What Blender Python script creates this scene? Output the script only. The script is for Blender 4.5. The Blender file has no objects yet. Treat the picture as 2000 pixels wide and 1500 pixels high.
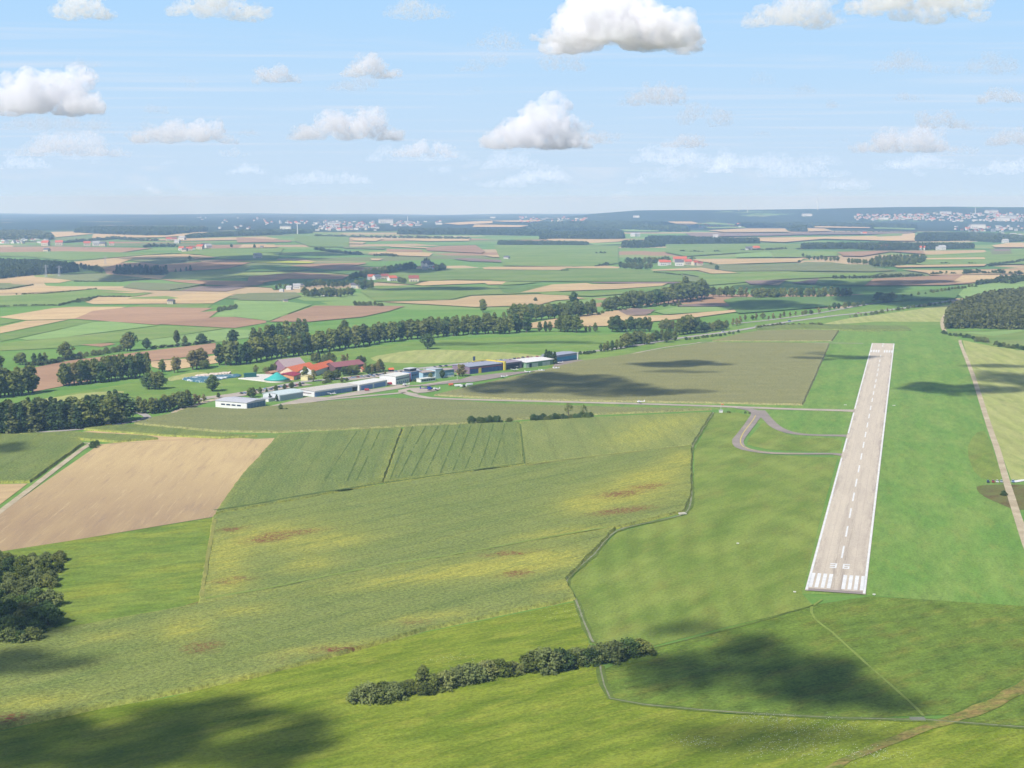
import bpy, bmesh, math, random
import numpy as np
from mathutils import Vector, Matrix
from mathutils.geometry import delaunay_2d_cdt
sc = bpy.context.scene
COL = sc.collection
R = random.Random(11)
RN = np.random.RandomState(5)
rad = math.radians
# ------------------------------------------------------------------ camera
F = 2860.0; H = 197.0; YH = 385.0
PITCH = math.atan((750 - YH) / F)
cam = bpy.data.objects.new('camera', bpy.data.cameras.new('camera')); COL.objects.link(cam); sc.camera = cam
cam.data.sensor_width = 36; cam.data.lens = 36 * F / 2000
cam.data.clip_end = 400000; cam.data.clip_start = 1
cam.location = (0, 0, H); cam.rotation_euler = (math.pi / 2 - PITCH, 0, 0)
CP, SP = math.cos(PITCH), math.sin(PITCH)

# ------------------------------------------------------------------ terrain
CURV = 2.6e-7
def sstep(a, b, x):
    t = min(1, max(0, (x - a) / (b - a))); return t * t * (3 - 2 * t)
def terr(x, y):
    if y < 6000: return 0.0
    h = -CURV * (y - 6000) ** 2
    k = x / y * F + 1000
    # wooded ridge, rising to the right
    amp = 96 * sstep(980, 1290, k) + 30 * sstep(1500, 1880, k) + 5 * math.sin(x * .0021 + 1)
    if amp > 0: h += amp * sstep(980, 1200, k) * math.exp(-((y - 13800 - 500 * math.sin(x * .0009)) / 1750) ** 2)
    far = sstep(15000, 24000, y)
    h += far * (9 * math.sin(x * .0011) + 6 * math.sin(x * .0027 + 2) + 5 * math.sin(y * .001))
    h += 14 * sstep(8000, 10500, y) * math.exp(-((y - 11000) / 1300) ** 2) * (.5 + .5 * math.sin(x * .0013 + .6)) * (1 - sstep(1100, 1400, k))
    return h
def ray(px, py):
    a, b = (px - 1000) / F, (750 - py) / F
    return Vector((a, CP + b * SP, -SP + b * CP))
def P(px, py, z=0.0):
    """the point of the terrain seen at a photograph pixel"""
    d = ray(px, py)
    if d.z < 0:
        s = (H - z) / -d.z
        if s * d.y < 5900: return Vector((d.x * s, d.y * s, z))
    s = 3000.0; st = 60.0
    f = lambda s: H + d.z * s - terr(d.x * s, d.y * s) - z
    while f(s) > 0 and s < 42000: s0 = s; s += st; st *= 1.012
    if s >= 42000: s = 28000
    else:
        lo, hi = s0, s
        for _ in range(24):
            m = (lo + hi) / 2
            if f(m) > 0: lo = m
            else: hi = m
        s = hi
    return Vector((d.x * s, d.y * s, terr(d.x * s, d.y * s) + z))
def proj(x, y, z):
    dz = z - H; zc = y * CP - dz * SP; yc = y * SP + dz * CP
    return 1000 + F * x / zc, 750 - F * yc / zc
def ppm(y):  # photograph pixels per metre at row y
    return F / (P(1000, y).y * CP + H * SP)

# zoomed coordinate frames of the traced outlines
FR = {'F': (0, 0, 1), 'A': (0, 380, .26), 'B': (500, 380, .26), 'C': (1000, 380, .26), 'D': (1480, 380, .26), 'E': (0, 600, .26),
      'G': (360, 660, .2), 'H': (720, 660, .23), 'I': (1000, 520, .26), 'Q': (0, 820, .28), 'T': (1380, 640, .21), 'U': (1740, 560, .33333),
      'V': (400, 760, .4), 'W': (1000, 780, .28), 'X': (1440, 540, .28), 'Y': (640, 1160, .35), 'Z': (1300, 1140, .35)}
def pts(s):
    """'A 0,650 180,620' -> photograph pixels"""
    t = s.split(); ox, oy, k = FR[t[0]]
    out = []
    for w in t[1:]:
        a, b = w.split(',')
        if t[0] in 'ABCD' and a in ('0', '2000'): a = float(a) + (1 if a == '2000' else -1) * (25 + (float(b) * 7.3) % 150)
        out.append((ox + float(a) * k, oy + float(b) * k))
    return out

# ------------------------------------------------------------------ materials
EXPO = 1.75
def lin(r, g, b, e=EXPO):
    f = lambda c: ((c / 255 + .055) / 1.055) ** 2.4 if c > 10 else c / 255 / 12.92
    return (min(.85, f(r) / e), min(.85, f(g) / e), min(.85, f(b) / e), 1)
class NT:
    def __init__(s, name):
        s.m = bpy.data.materials.new(name); s.m.use_nodes = True; s.t = s.m.node_tree; s.b = s.t.nodes['Principled BSDF']; s.n = s.t.nodes
        s.b.inputs['Roughness'].default_value = .9; s.b.inputs['Specular IOR Level'].default_value = .15
    def new(s, ty, **k):
        n = s.n.new(ty)
        for a, v in k.items(): setattr(n, a, v)
        return n
    def link(s, a, b): s.t.links.new(a, b)
    def val(s, sock, v):
        if hasattr(v, 'links') or isinstance(v, bpy.types.NodeSocket): s.link(v, sock)
        else: sock.default_value = v
    def math(s, op, a, b=0.0, clamp=False):
        n = s.new('ShaderNodeMath', operation=op, use_clamp=clamp); s.val(n.inputs[0], a); s.val(n.inputs[1], b); return n.outputs[0]
    def mix(s, f, a, b, mode='MIX'):
        n = s.new('ShaderNodeMix', data_type='RGBA', blend_type=mode); s.val(n.inputs[0], f); s.val(n.inputs[6], a); s.val(n.inputs[7], b); return n.outputs[2]
    def map(s, v, a, b, c=0.0, d=1.0, smooth=False):
        n = s.new('ShaderNodeMapRange'); s.val(n.inputs[0], v)
        if smooth: n.interpolation_type = 'SMOOTHSTEP'
        for i, q in enumerate((a, b, c, d)): n.inputs[i + 1].default_value = q
        return n.outputs[0]
    def coords(s, ang=0.0, sx=1.0, sy=1.0):
        g = s.new('ShaderNodeNewGeometry')
        m = s.new('ShaderNodeVectorRotate', rotation_type='Z_AXIS'); m.inputs['Angle'].default_value = -ang; s.link(g.outputs['Position'], m.inputs[0])
        v = s.new('ShaderNodeVectorMath', operation='MULTIPLY'); s.link(m.outputs[0], v.inputs[0]); v.inputs[1].default_value = (sx, sy, 1)
        return v.outputs[0]
    def noise(s, vec, scale, det=3.0, rough=.55):
        n = s.new('ShaderNodeTexNoise'); s.link(vec, n.inputs['Vector']); n.inputs['Scale'].default_value = scale; n.inputs['Detail'].default_value = det; n.inputs['Roughness'].default_value = rough
        return n.outputs['Fac']
    def bump(s, h, dist, strength=1.0):
        n = s.new('ShaderNodeBump'); n.inputs['Distance'].default_value = dist; n.inputs['Strength'].default_value = strength
        s.link(h, n.inputs['Height']); s.link(n.outputs[0], s.b.inputs['Normal'])
    def out(s, c): s.val(s.b.inputs['Base Color'], c); return s.m

def plain(name, c, rough=.7, metal=0.0, var=.08, scale=.6, spec=.3):
    t = NT(name); g = t.new('ShaderNodeTexCoord')
    n = t.noise(g.outputs['Object'], scale, 4, .6)
    c = lin(*c)
    f = t.map(n, .3, .7, 1 - var, 1 + var)
    v = t.new('ShaderNodeVectorMath', operation='SCALE'); v.inputs[0].default_value = c[:3]; t.link(f, v.inputs['Scale'])
    t.link(v.outputs[0], t.b.inputs['Base Color'])
    t.b.inputs['Roughness'].default_value = rough; t.b.inputs['Metallic'].default_value = metal; t.b.inputs['Specular IOR Level'].default_value = spec
    return t.m
def land(name, c1, c2, ang=0, big=.008, stretch=3, fine=.5, c3=None, c3s=.02, c3t=(.55, .72), stripe=0, ring=None, period=6, vari=.1, bump=.25, finevar=.22, amt3=1.0, ranvar=.0):
    """ground cover: two colours in large streaks, a third in patches, fine mottling, optional tractor rows"""
    t = NT(name)
    v = t.coords(rad(ang), 1, stretch); v1 = t.coords(rad(ang), 1, 1.4)
    n1 = t.noise(v, big, 4, .6)
    col = t.mix(t.map(n1, .36, .64), lin(*c1), lin(*c2))
    if c3:
        n3 = t.noise(t.coords(rad(ang) + .1, 1, stretch * .8), c3s, 5, .65)
        col = t.mix(t.map(n3, c3t[0], c3t[1], 0, amt3), col, lin(*c3))
    nf = t.noise(v1, fine, 3, .7); nm = t.noise(v, fine * .12, 3, .6)
    br = t.math('ADD', t.map(nf, .25, .75, -finevar, finevar), t.map(nm, .3, .7, -vari, vari))
    if stripe:
        sx = t.new('ShaderNodeSeparateXYZ'); t.link(t.coords(rad(ang)), sx.inputs[0])
        wob = t.math('ADD', sx.outputs[1], t.math('MULTIPLY', nm, period * .3))
        w = t.math('SINE', t.math('MULTIPLY', wob, 2 * math.pi / period))
        w2 = t.math('SINE', t.math('MULTIPLY', wob, 2 * math.pi / period / 3.3))
        w = t.math('MULTIPLY', t.math('ADD', w, t.math('MULTIPLY', w2, .6)), t.map(t.noise(v, .02), .3, .7, .2, 1.4))
        br = t.math('ADD', br, t.math('MULTIPLY', w, stripe))
    if ring:
        dv_ = t.new('ShaderNodeVectorMath', operation='DISTANCE'); t.link(t.coords(0, 1, .2), dv_.inputs[0]); dv_.inputs[1].default_value = (ring[0], ring[1] * .2, 0)
        dd = t.math('ADD', dv_.outputs['Value'], t.math('MULTIPLY', t.noise(t.coords(0), .012, 3), ring[2] * 1.1))
        w = t.math('SINE', t.math('MULTIPLY', dd, 2 * math.pi / ring[2])); w = t.math('MULTIPLY', w, t.map(t.noise(t.coords(0), .01, 2), .35, .65, .45, 1.2))
        br = t.math('ADD', br, t.math('MULTIPLY', w, ring[3]))
    if ranvar:
        oi = t.new('ShaderNodeObjectInfo'); br = t.math('ADD', br, t.map(oi.outputs['Random'], 0, 1, -ranvar, ranvar))
    sc_ = t.new('ShaderNodeVectorMath', operation='SCALE'); t.link(col, sc_.inputs[0]); t.link(t.math('ADD', br, 1.0), sc_.inputs['Scale'])
    t.link(sc_.outputs[0], t.b.inputs['Base Color'])
    if bump: t.bump(nf, bump)
    t.b.inputs['Specular IOR Level'].default_value = .05
    return t.m

# ------------------------------------------------------------------ object helpers
def tag(o, label=None, cat=None, group=None, kind=None):
    if label: o['label'] = label
    if cat: o['category'] = cat
    if group: o['group'] = group
    if kind: o['kind'] = kind
    return o
def mesh(name, vs, fs, mats, parent=None, smooth=False):
    me = bpy.data.meshes.new(name); me.from_pydata([tuple(v) for v in vs], [], fs); me.update()
    for m in (mats if isinstance(mats, (list, tuple)) else [mats]): me.materials.append(m)
    if smooth: me.polygons.foreach_set('use_smooth', [True] * len(me.polygons))
    o = bpy.data.objects.new(name, me); COL.objects.link(o)
    if parent: o.parent = parent
    return o
def empty(name, loc=(0, 0, 0), rz=0, s=1):
    o = bpy.data.objects.new(name, None); COL.objects.link(o); o.location = loc; o.rotation_euler = (0, 0, rz); o.scale = (s, s, s); o.empty_display_size = 1
    return o
class MB:
    """collects shapes, then links them as ONE mesh"""
    def __init__(s): s.v = []; s.f = []
    def add(s, vs, fs):
        b = len(s.v); s.v += [tuple(v) for v in vs]; s.f += [tuple(i + b for i in f) for f in fs]; return s
    def box(s, x0, x1, y0, y1, z0, z1):
        return s.add([(x0, y0, z0), (x1, y0, z0), (x1, y1, z0), (x0, y1, z0), (x0, y0, z1), (x1, y0, z1), (x1, y1, z1), (x0, y1, z1)],
                     [(0, 3, 2, 1), (4, 5, 6, 7), (0, 1, 5, 4), (1, 2, 6, 5), (2, 3, 7, 6), (3, 0, 4, 7)])
    def lathe(s, prof, c=(0, 0, 0), n=12, axis='z'):
        vs = []; fs = []
        for r, z in prof:
            for i in range(n):
                a = 2 * math.pi * i / n; x, y = r * math.cos(a), r * math.sin(a)
                q = (x, y, z) if axis == 'z' else ((z, x, y) if axis == 'x' else (x, z, y))
                vs.append((q[0] + c[0], q[1] + c[1], q[2] + c[2]))
        for k in range(len(prof) - 1):
            for i in range(n): j = (i + 1) % n; fs.append((k * n + i, k * n + j, (k + 1) * n + j, (k + 1) * n + i))
        fs.append(tuple(range(n - 1, -1, -1))); fs.append(tuple((len(prof) - 1) * n + i for i in range(n)))
        return s.add(vs, fs)
    def tube(s, p, q, r0, r1, n=6):
        p, q = Vector(p), Vector(q); d = (q - p).normalized(); u = d.orthogonal().normalized(); w = d.cross(u)
        vs = [c + (u * math.cos(2 * math.pi * i / n) + w * math.sin(2 * math.pi * i / n)) * r for c, r in ((p, r0), (q, r1)) for i in range(n)]
        return s.add(vs, [(i, (i + 1) % n, n + (i + 1) % n, n + i) for i in range(n)] + [tuple(range(n - 1, -1, -1)), tuple(range(n, 2 * n))])
    def prism(s, prof, x0, x1):
        """closed (y,z) outline swept along x"""
        n = len(prof)
        return s.add([(x, y, z) for x in (x0, x1) for y, z in prof], [(i, (i + 1) % n, n + (i + 1) % n, n + i) for i in range(n)] + [tuple(range(n - 1, -1, -1)), tuple(range(n, 2 * n))])
    def build(s, name, m, parent=None, smooth=False): return mesh(name, s.v, s.f, m, parent, smooth)

def cdt(poly, grid=None, dens=60.0):
    """triangulates a world outline, with interior points on a grid; returns verts2d, tris, loop of boundary verts2d"""
    bd = []
    n = len(poly)
    for i in range(n):
        a, b = poly[i], poly[(i + 1) % n]; k = max(1, int((b - a).length / dens))
        for j in range(k): bd.append(a + (b - a) * j / k)
    vs = [Vector((p.x, p.y)) for p in bd]; nb = len(vs)
    if grid:
        xs = [p.x for p in vs]; ys = [p.y for p in vs]
        gx, gy = grid
        while (max(xs) - min(xs)) / gx * (max(ys) - min(ys)) / gy > 26000: gx *= 1.4; gy *= 1.4
        x = min(xs) + gx / 2
        while x < max(xs):
            y = min(ys) + gy / 2
            while y < max(ys):
                vs.append(Vector((x + R.uniform(-.2, .2) * gx, y + R.uniform(-.2, .2) * gy))); y += gy
            x += gx
    r = delaunay_2d_cdt(vs, [(i, (i + 1) % nb) for i in range(nb)], [list(range(nb))], 1, 1e-4)
    return r[0], r[2], bd
def smooth_loop(q, it=1):
    for _ in range(it):
        o = []
        for i in range(len(q)):
            a, b = q[i], q[(i + 1) % len(q)]; o += [(a[0] * .78 + b[0] * .22, a[1] * .78 + b[1] * .22), (a[0] * .22 + b[0] * .78, a[1] * .22 + b[1] * .78)]
        q = o
    return q
def world(q): return [P(x, y).to_2d() for x, y in q]
LAY = [0]
def sheet(name, outline, m, off=.1, attr=None, grid=None, rnd=0):
    """flat ground cover laid on the terrain inside a traced outline"""
    q = pts(outline) if isinstance(outline, str) else outline
    if rnd: q = smooth_loop(q, rnd)
    w = world(q)
    far = max(p.y for p in w) > 6000
    vs, fs, _ = cdt(w, grid or ((420, 260) if far else None), 200 if far else 60)
    LAY[0] += 1
    v3 = [(v.x, v.y, terr(v.x, v.y) + off * (1 + max(0, v.y - 1500) / 1200)) for v in vs]
    o = mesh(name, v3, [tuple(f) for f in fs], m)
    fix_up(o)
    o['kind'] = 'structure'
    return o
def fix_up(o):
    bm = bmesh.new(); bm.from_mesh(o.data)
    for f in bm.faces:
        if f.normal.z < 0: f.normal_flip()
    bm.to_mesh(o.data); bm.free()
YEL = []; RED = []
def blob(lst, x, y):
    s = 0
    for cx, cy, rx, ry in lst:
        d = ((x - cx) / rx) ** 2 + ((y - cy + (x - cx) * .12) / ry) ** 2
        if d < 9: s += math.exp(-d * 1.1)
    return min(1.3, s)
def crop(name, outline, m, h=2.3, grid=None, rnd=0, off=.0):
    """a standing crop: a slab with rough sides and a rough top, with per-point dryness"""
    q = pts(outline) if isinstance(outline, str) else outline
    if rnd: q = smooth_loop(q, rnd)
    w = world(q)
    area = abs(sum(w[i].cross(w[(i + 1) % len(w)]) for i in range(len(w))))
    if sum(w[i].cross(w[(i + 1) % len(w)]) for i in range(len(w))) < 0: w = w[::-1]
    near = min(p.y for p in w)
    if grid is None: grid = (9, 9) if near < 1600 else (30, 30)
    vs, fs, bd = cdt(w, grid, 7 if near < 1600 else 25)
    zt = [terr(v.x, v.y) + h * (1 + .07 * RN.randn()) for v in vs]
    v3 = [(v.x, v.y, z) for v, z in zip(vs, zt)]
    n = len(bd); b0 = len(v3)
    # rough skirt, stepping outward at the foot
    for i, p in enumerate(bd):
        a, b = bd[i - 1], bd[(i + 1) % n]; t = (b - a); nrm = Vector((t.y, -t.x)).normalized() if t.length > 1e-6 else Vector((0, 0))
        r_ = RN.uniform(-.5, .5)
        v3[i] = (p.x + nrm.x * r_, p.y + nrm.y * r_, terr(p.x, p.y) + h * RN.uniform(.82, 1.05))
        v3.append((p.x + nrm.x * (1.3 + r_), p.y + nrm.y * (1.3 + r_), terr(p.x, p.y) - .1))
    fs = [tuple(f) for f in fs]
    sk = [(b0 + i, b0 + (i + 1) % n, (i + 1) % n, i) for i in range(n)]
    o = mesh(name, v3, fs, m)
    fix_up(o)
    me2 = o.data; bm = bmesh.new(); bm.from_mesh(me2); bm.verts.ensure_lookup_table()
    for f in sk:
        try: bm.faces.new([bm.verts[i] for i in f])
        except ValueError: pass
    bm.to_mesh(me2); bm.free()
    if near < 1600:
        ay = me2.attributes.new('dry', 'FLOAT', 'POINT'); ar = me2.attributes.new('dead', 'FLOAT', 'POINT')
        py = [proj(v[0], v[1], 0) for v in v3]
        yv = [blob(YEL, *p) for p in py]
        for i in range(n): yv[i] = max(yv[i], .3); yv[b0 + i] = .9  # dry margins, raised further to paint the shaded crop sides lighter
        ay.data.foreach_set('value', yv); ar.data.foreach_set('value', [blob(RED, *p) for p in py])
    o['kind'] = 'stuff'
    return o
def ribbon(name, line, w, m, off=.2, z=0, kind='structure', jit=0):
    """a road or track of real width along a traced centre line (Catmull-Rom smoothed)"""
    q = pts(line) if isinstance(line, str) else line
    c = [P(x, y).to_2d() for x, y in q]
    ws = w if isinstance(w, (list, tuple)) else [w] * len(c)
    out = []; ow = []
    n = len(c)
    for i in range(n - 1):
        p0, p1, p2, p3 = c[max(0, i - 1)], c[i], c[i + 1], c[min(n - 1, i + 2)]
        k = max(1, min(24, int((p2 - p1).length / 8)))
        for j in range(k):
            t = j / k
            out.append(.5 * ((2 * p1) + (p2 - p0) * t + (2 * p0 - 5 * p1 + 4 * p2 - p3) * t * t + (3 * p1 - p0 - 3 * p2 + p3) * t ** 3)); ow.append(ws[i] + (ws[i + 1] - ws[i]) * t)
    out.append(c[-1]); ow.append(ws[-1])
    L = []; Rr = []
    for i, p in enumerate(out):
        a = out[max(0, i - 1)]; b = out[min(len(out) - 1, i + 1)]; t = (b - a)
        nn = Vector((-t.y, t.x)).normalized() if t.length > 1e-6 else Vector((1, 0))
        j1, j2 = (R.uniform(1 - jit, 1 + jit), R.uniform(1 - jit, 1 + jit)) if jit else (1, 1)
        L.append(p + nn * ow[i] / 2 * j1); Rr.append(p - nn * ow[i] / 2 * j2)
    hz = lambda p: terr(p.x, p.y) + off * (1 + max(0, p.y - 1500) / 1200)
    vs = [(p.x, p.y, hz(p)) for p in L] + [(p.x, p.y, hz(p)) for p in Rr]; k = len(L)
    o = mesh(name, vs, [(i + k, i + 1 + k, i + 1, i) for i in range(k - 1)], m)
    fix_up(o); o['kind'] = kind
    return o
_U = 'zero first second third fourth fifth sixth seventh eighth ninth tenth eleventh twelfth thirteenth fourteenth fifteenth sixteenth seventeenth eighteenth nineteenth'.split()
_T = ['', '', 'twenty', 'thirty', 'forty', 'fifty', 'sixty', 'seventy', 'eighty', 'ninety']
def ordw(n):
    if n < 20: return _U[n]
    if n % 10 == 0: return _T[n // 10][:-1] + 'ieth'
    return _T[n // 10] + '-' + _U[n % 10]
# ------------------------------------------------------------------ light, sky
w_ = bpy.data.worlds.new('World'); sc.world = w_; w_.use_nodes = True; wt = w_.node_tree
EL = rad(44); SD2 = Vector((-.55, -.835)).normalized()
SD = Vector((SD2.x * math.cos(EL), SD2.y * math.cos(EL), math.sin(EL)))
sky = wt.nodes.new('ShaderNodeTexSky'); sky.sky_type = 'NISHITA'; sky.sun_disc = False
sky.sun_elevation = EL; sky.sun_rotation = math.atan2(SD2.x, SD2.y); sky.altitude = 600; sky.air_density = 1.0; sky.dust_density = .35; sky.ozone_density = 2.2
bg = wt.nodes['Background']
tcw = wt.nodes.new('ShaderNodeTexCoord'); sxyz = wt.nodes.new('ShaderNodeSeparateXYZ'); wt.links.new(tcw.outputs['Generated'], sxyz.inputs[0])
def wn(ty, **k):
    n = wt.nodes.new(ty)
    for a, v in k.items(): setattr(n, a, v)
    return n
# thin pale veil low over the horizon and a few wisps of cirrus, as part of the sky itself
mr = wn('ShaderNodeMapRange', interpolation_type='SMOOTHSTEP'); wt.links.new(sxyz.outputs[2], mr.inputs[0])
mr.inputs[1].default_value = .14; mr.inputs[2].default_value = .5; mr.inputs[3].default_value = 1; mr.inputs[4].default_value = 0
rp = wn('ShaderNodeValToRGB'); rp.color_ramp.interpolation = 'B_SPLINE'; mr3 = wn('ShaderNodeMapRange'); wt.links.new(sxyz.outputs[2], mr3.inputs[0]); mr3.inputs[1].default_value = 0; mr3.inputs[2].default_value = .16; wt.links.new(mr3.outputs[0], rp.inputs[0])
rp.color_ramp.elements.new(.5)
for e_, c_ in zip(rp.color_ramp.elements, ((.56, .685, .84), (.47, .68, .90), (.35, .61, .93))): e_.color = (*c_, 1)
rs = wn('ShaderNodeVectorMath', operation='SCALE'); wt.links.new(rp.outputs[0], rs.inputs[0]); rs.inputs['Scale'].default_value = 13.0
div = wn('ShaderNodeMath', operation='MAXIMUM'); wt.links.new(sxyz.outputs[2], div.inputs[0]); div.inputs[1].default_value = .02
dv = wn('ShaderNodeVectorMath', operation='DIVIDE'); wt.links.new(tcw.outputs['Generated'], dv.inputs[0])
cmb = wn('ShaderNodeCombineXYZ'); [wt.links.new(div.outputs[0], cmb.inputs[i]) for i in range(3)]; wt.links.new(cmb.outputs[0], dv.inputs[1])
mp = wn('ShaderNodeMapping'); mp.inputs['Rotation'].default_value = (0, 0, .5); mp.inputs['Scale'].default_value = (.22, .75, 1); wt.links.new(dv.outputs[0], mp.inputs[0])
nz = wn('ShaderNodeTexNoise'); nz.inputs['Scale'].default_value = 1.1; nz.inputs['Detail'].default_value = 7; nz.inputs['Roughness'].default_value = .62; nz.inputs['Distortion'].default_value = .6; wt.links.new(mp.outputs[0], nz.inputs['Vector'])
cr = wn('ShaderNodeMapRange', interpolation_type='SMOOTHSTEP'); wt.links.new(nz.outputs[0], cr.inputs[0]); cr.inputs[1].default_value = .47; cr.inputs[2].default_value = .75; cr.inputs[3].default_value = 0; cr.inputs[4].default_value = .6
mx1 = wn('ShaderNodeMix', data_type='RGBA'); wt.links.new(mr.outputs[0], mx1.inputs[0]); wt.links.new(sky.outputs[0], mx1.inputs[6]); wt.links.new(rs.outputs[0], mx1.inputs[7])
mx2 = wn('ShaderNodeMix', data_type='RGBA'); wt.links.new(cr.outputs[0], mx2.inputs[0]); wt.links.new(mx1.outputs[2], mx2.inputs[6]); mx2.inputs[7].default_value = (8.6, 9.7, 11.3, 1)
wt.links.new(mx2.outputs[2], bg.inputs[0]); bg.inputs[1].default_value = .058
sl = bpy.data.lights.new('sun', 'SUN'); sl.energy = 5.0; sl.angle = rad(.53); sl.color = (1, .972, .93)
so = bpy.data.objects.new('sun', sl); COL.objects.link(so); so.rotation_euler = SD.to_track_quat('Z', 'Y').to_euler(); so.location = (0, 0, 3000)
sc.view_settings.view_transform = 'Standard'; sc.view_settings.look = 'None'; sc.view_settings.gamma = 1; sc.view_settings.exposure = .54
sc.cycles.use_denoising = True; sc.cycles.max_bounces = 20; sc.cycles.diffuse_bounces = 2; sc.cycles.glossy_bounces = 2; sc.cycles.transmission_bounces = 3; sc.cycles.volume_bounces = 20; sc.cycles.transparent_max_bounces = 24
sc.cycles.caustics_reflective = False; sc.cycles.caustics_refractive = False

# haze: one closed box of thin air round camera and ground
hz = MB().box(-23000, 23000, -3600, 34500, -320, 216).build('haze', bpy.data.materials.new('haze_air')); hm = hz.data.materials[0]; hm.use_nodes = True
hm.node_tree.nodes.remove(hm.node_tree.nodes['Principled BSDF']); pv = hm.node_tree.nodes.new('ShaderNodeVolumePrincipled')
pv.inputs['Color'].default_value = (.37, .58, 1, 1); pv.inputs['Absorption Color'].default_value = (.78, .66, .98, 1); pv.inputs['Density'].default_value = 7.0e-5; pv.inputs['Anisotropy'].default_value = .0
hm.node_tree.links.new(pv.outputs[0], hm.node_tree.nodes['Material Output'].inputs['Volume'])
tag(hz, 'thin blue summer haze filling the air above the fields', 'haze', kind='stuff')

# ------------------------------------------------------------------ base ground
def base_ground():
    t = NT('open_country')
    v = t.coords(rad(12), 1, 1)
    # near: airfield meadow
    n1 = t.noise(t.coords(rad(15), 1, 2.5), .006, 5, .6); n2 = t.noise(t.coords(rad(15), 1, 3), .035, 5, .65)
    near = t.mix(t.map(n1, .38, .62), lin(112, 158, 72), lin(132, 170, 84))
    near = t.mix(t.map(n2, .5, .75, 0, .6), near, lin(150, 165, 84))
    # far: patchwork of strip fields
    vo = t.new('ShaderNodeTexVoronoi', distance='CHEBYCHEV'); vo.inputs['Scale'].default_value = 1 / 420; vo.inputs['Randomness'].default_value = .85
    t.link(t.coords(rad(20), .55, 1.5), vo.inputs['Vector'])
    s = t.new('ShaderNodeSeparateColor'); t.link(vo.outputs['Color'], s.inputs[0])
    r = t.new('ShaderNodeValToRGB'); r.color_ramp.interpolation = 'CONSTANT'; t.link(s.outputs[0], r.inputs[0])
    cols = [(0, (126, 164, 88)), (.2, (146, 172, 98)), (.34, (108, 146, 80)), (.46, (132, 166, 90)), (.6, (158, 172, 104)), (.68, (215, 190, 150)), (.76, (186, 150, 118)), (.83, (140, 150, 100)), (.9, (205, 180, 142))]
    while len(r.color_ramp.elements) < len(cols): r.color_ramp.elements.new(.5)
    for e, (p_, c_) in zip(r.color_ramp.elements, cols): e.position = p_; e.color = lin(*c_)
    sx = t.new('ShaderNodeSeparateXYZ'); g = t.new('ShaderNodeNewGeometry'); t.link(g.outputs['Position'], sx.inputs[0])
    nb = t.noise(t.coords(0), .00045, 4, .6)
    yy = t.math('ADD', sx.outputs[1], t.math('MULTIPLY', t.math('SUBTRACT', nb, .5), 3000))
    fy = t.map(yy, 2600, 2601)
    col = t.mix(fy, near, r.outputs[0])
    # beyond: wooded hills
    fw = t.map(yy, 8500, 8800); nw = t.noise(t.coords(0, 1, 1), .0011, 5, .7)
    wood = t.mix(t.map(t.noise(t.coords(0), .02, 2), .3, .7), lin(50, 62, 50), lin(72, 86, 60))
    wood = t.mix(t.map(nw, .6, .63), wood, r.outputs[0])
    col = t.mix(fw, col, wood)
    nf = t.noise(t.coords(0), .6, 3, .7)
    br = t.map(nf, .25, .75, .8, 1.2)
    q = t.new('ShaderNodeVectorMath', operation='SCALE'); t.link(col, q.inputs[0]); t.link(br, q.inputs['Scale']); t.link(q.outputs[0], t.b.inputs['Base Color'])
    t.b.inputs['Specular IOR Level'].default_value = .05
    ys = [-3500, 0, 600, 1500, 3000, 4500, 6000] + [6000 + 250 * i for i in range(1, 100)] + [31500, 33000, 34400]
    xs = [-22800, -19000] + [-16000 + 400 * i for i in range(81)] + [19000, 22800]
    vs = [(x, y, terr(x, y)) for y in ys for x in xs]; n = len(xs)
    fs = [(j * n + i, j * n + i + 1, (j + 1) * n + i + 1, (j + 1) * n + i) for j in range(len(ys) - 1) for i in range(n - 1)]
    o = mesh('ground', vs, fs, t.m, smooth=True)
    tag(o, 'wide farmland plain of meadows and fields running to the horizon', 'ground', kind='structure')
base_ground()

# ------------------------------------------------------------------ land covers
M = {}
M['meadow'] = land('meadow_grass', (122, 158, 72), (144, 170, 84), 15, .008, 2.5, .5, (158, 168, 92), .03, finevar=.26, vari=.16)
M['airfield'] = land('airfield_grass', (120, 160, 72), (142, 170, 84), 76, .012, 3.5, .5, (146, 166, 80), .03, stripe=.035, period=22, finevar=.26, vari=.14)
M['fore'] = land('foreground_grass', (118, 140, 40), (152, 166, 60), 33, .02, 4, .55, (172, 174, 70), .035, (.5, .72), amt3=.75, finevar=.36, vari=.15, bump=.45)
M['nfield'] = land('grass_crop', (122, 148, 60), (142, 160, 70), 20, .014, 2.5, .5, (160, 168, 66), .018, (.48, .68), finevar=.34, vari=.2, bump=.4)
M['rough'] = land('rough_airfield_grass', (124, 148, 64), (150, 166, 80), 62, .014, 3, .5, (144, 140, 70), .022, (.52, .72), amt3=.5, finevar=.26, vari=.08, ring=(P(1640, 1190).x, P(1640, 1190).y, 15, .075))
M['rough2'] = land('tussock_grass', (126, 148, 60), (110, 136, 54), 36, .018, 3, .5, (150, 142, 66), .035, (.5, .72), amt3=.6, finevar=.42, vari=.22, bump=.5, ring=(P(1700, 1350).x, P(1700, 1350).y, 13, .08))
M['tan'] = land('stubble', (226, 198, 150), (210, 180, 138), 22, .004, 3, .3, finevar=.05, stripe=.03, period=18, ranvar=.07, bump=0)
M['plough'] = land('ploughed_soil', (194, 158, 126), (178, 142, 114), 22, .004, 3, .3, finevar=.06, stripe=.03, period=14, ranvar=.08, bump=0)
M['purple'] = land('bare_dark_soil', (148, 128, 122), (164, 142, 130), 22, .006, 3, .3, finevar=.06, ranvar=.06, bump=0)
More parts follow.
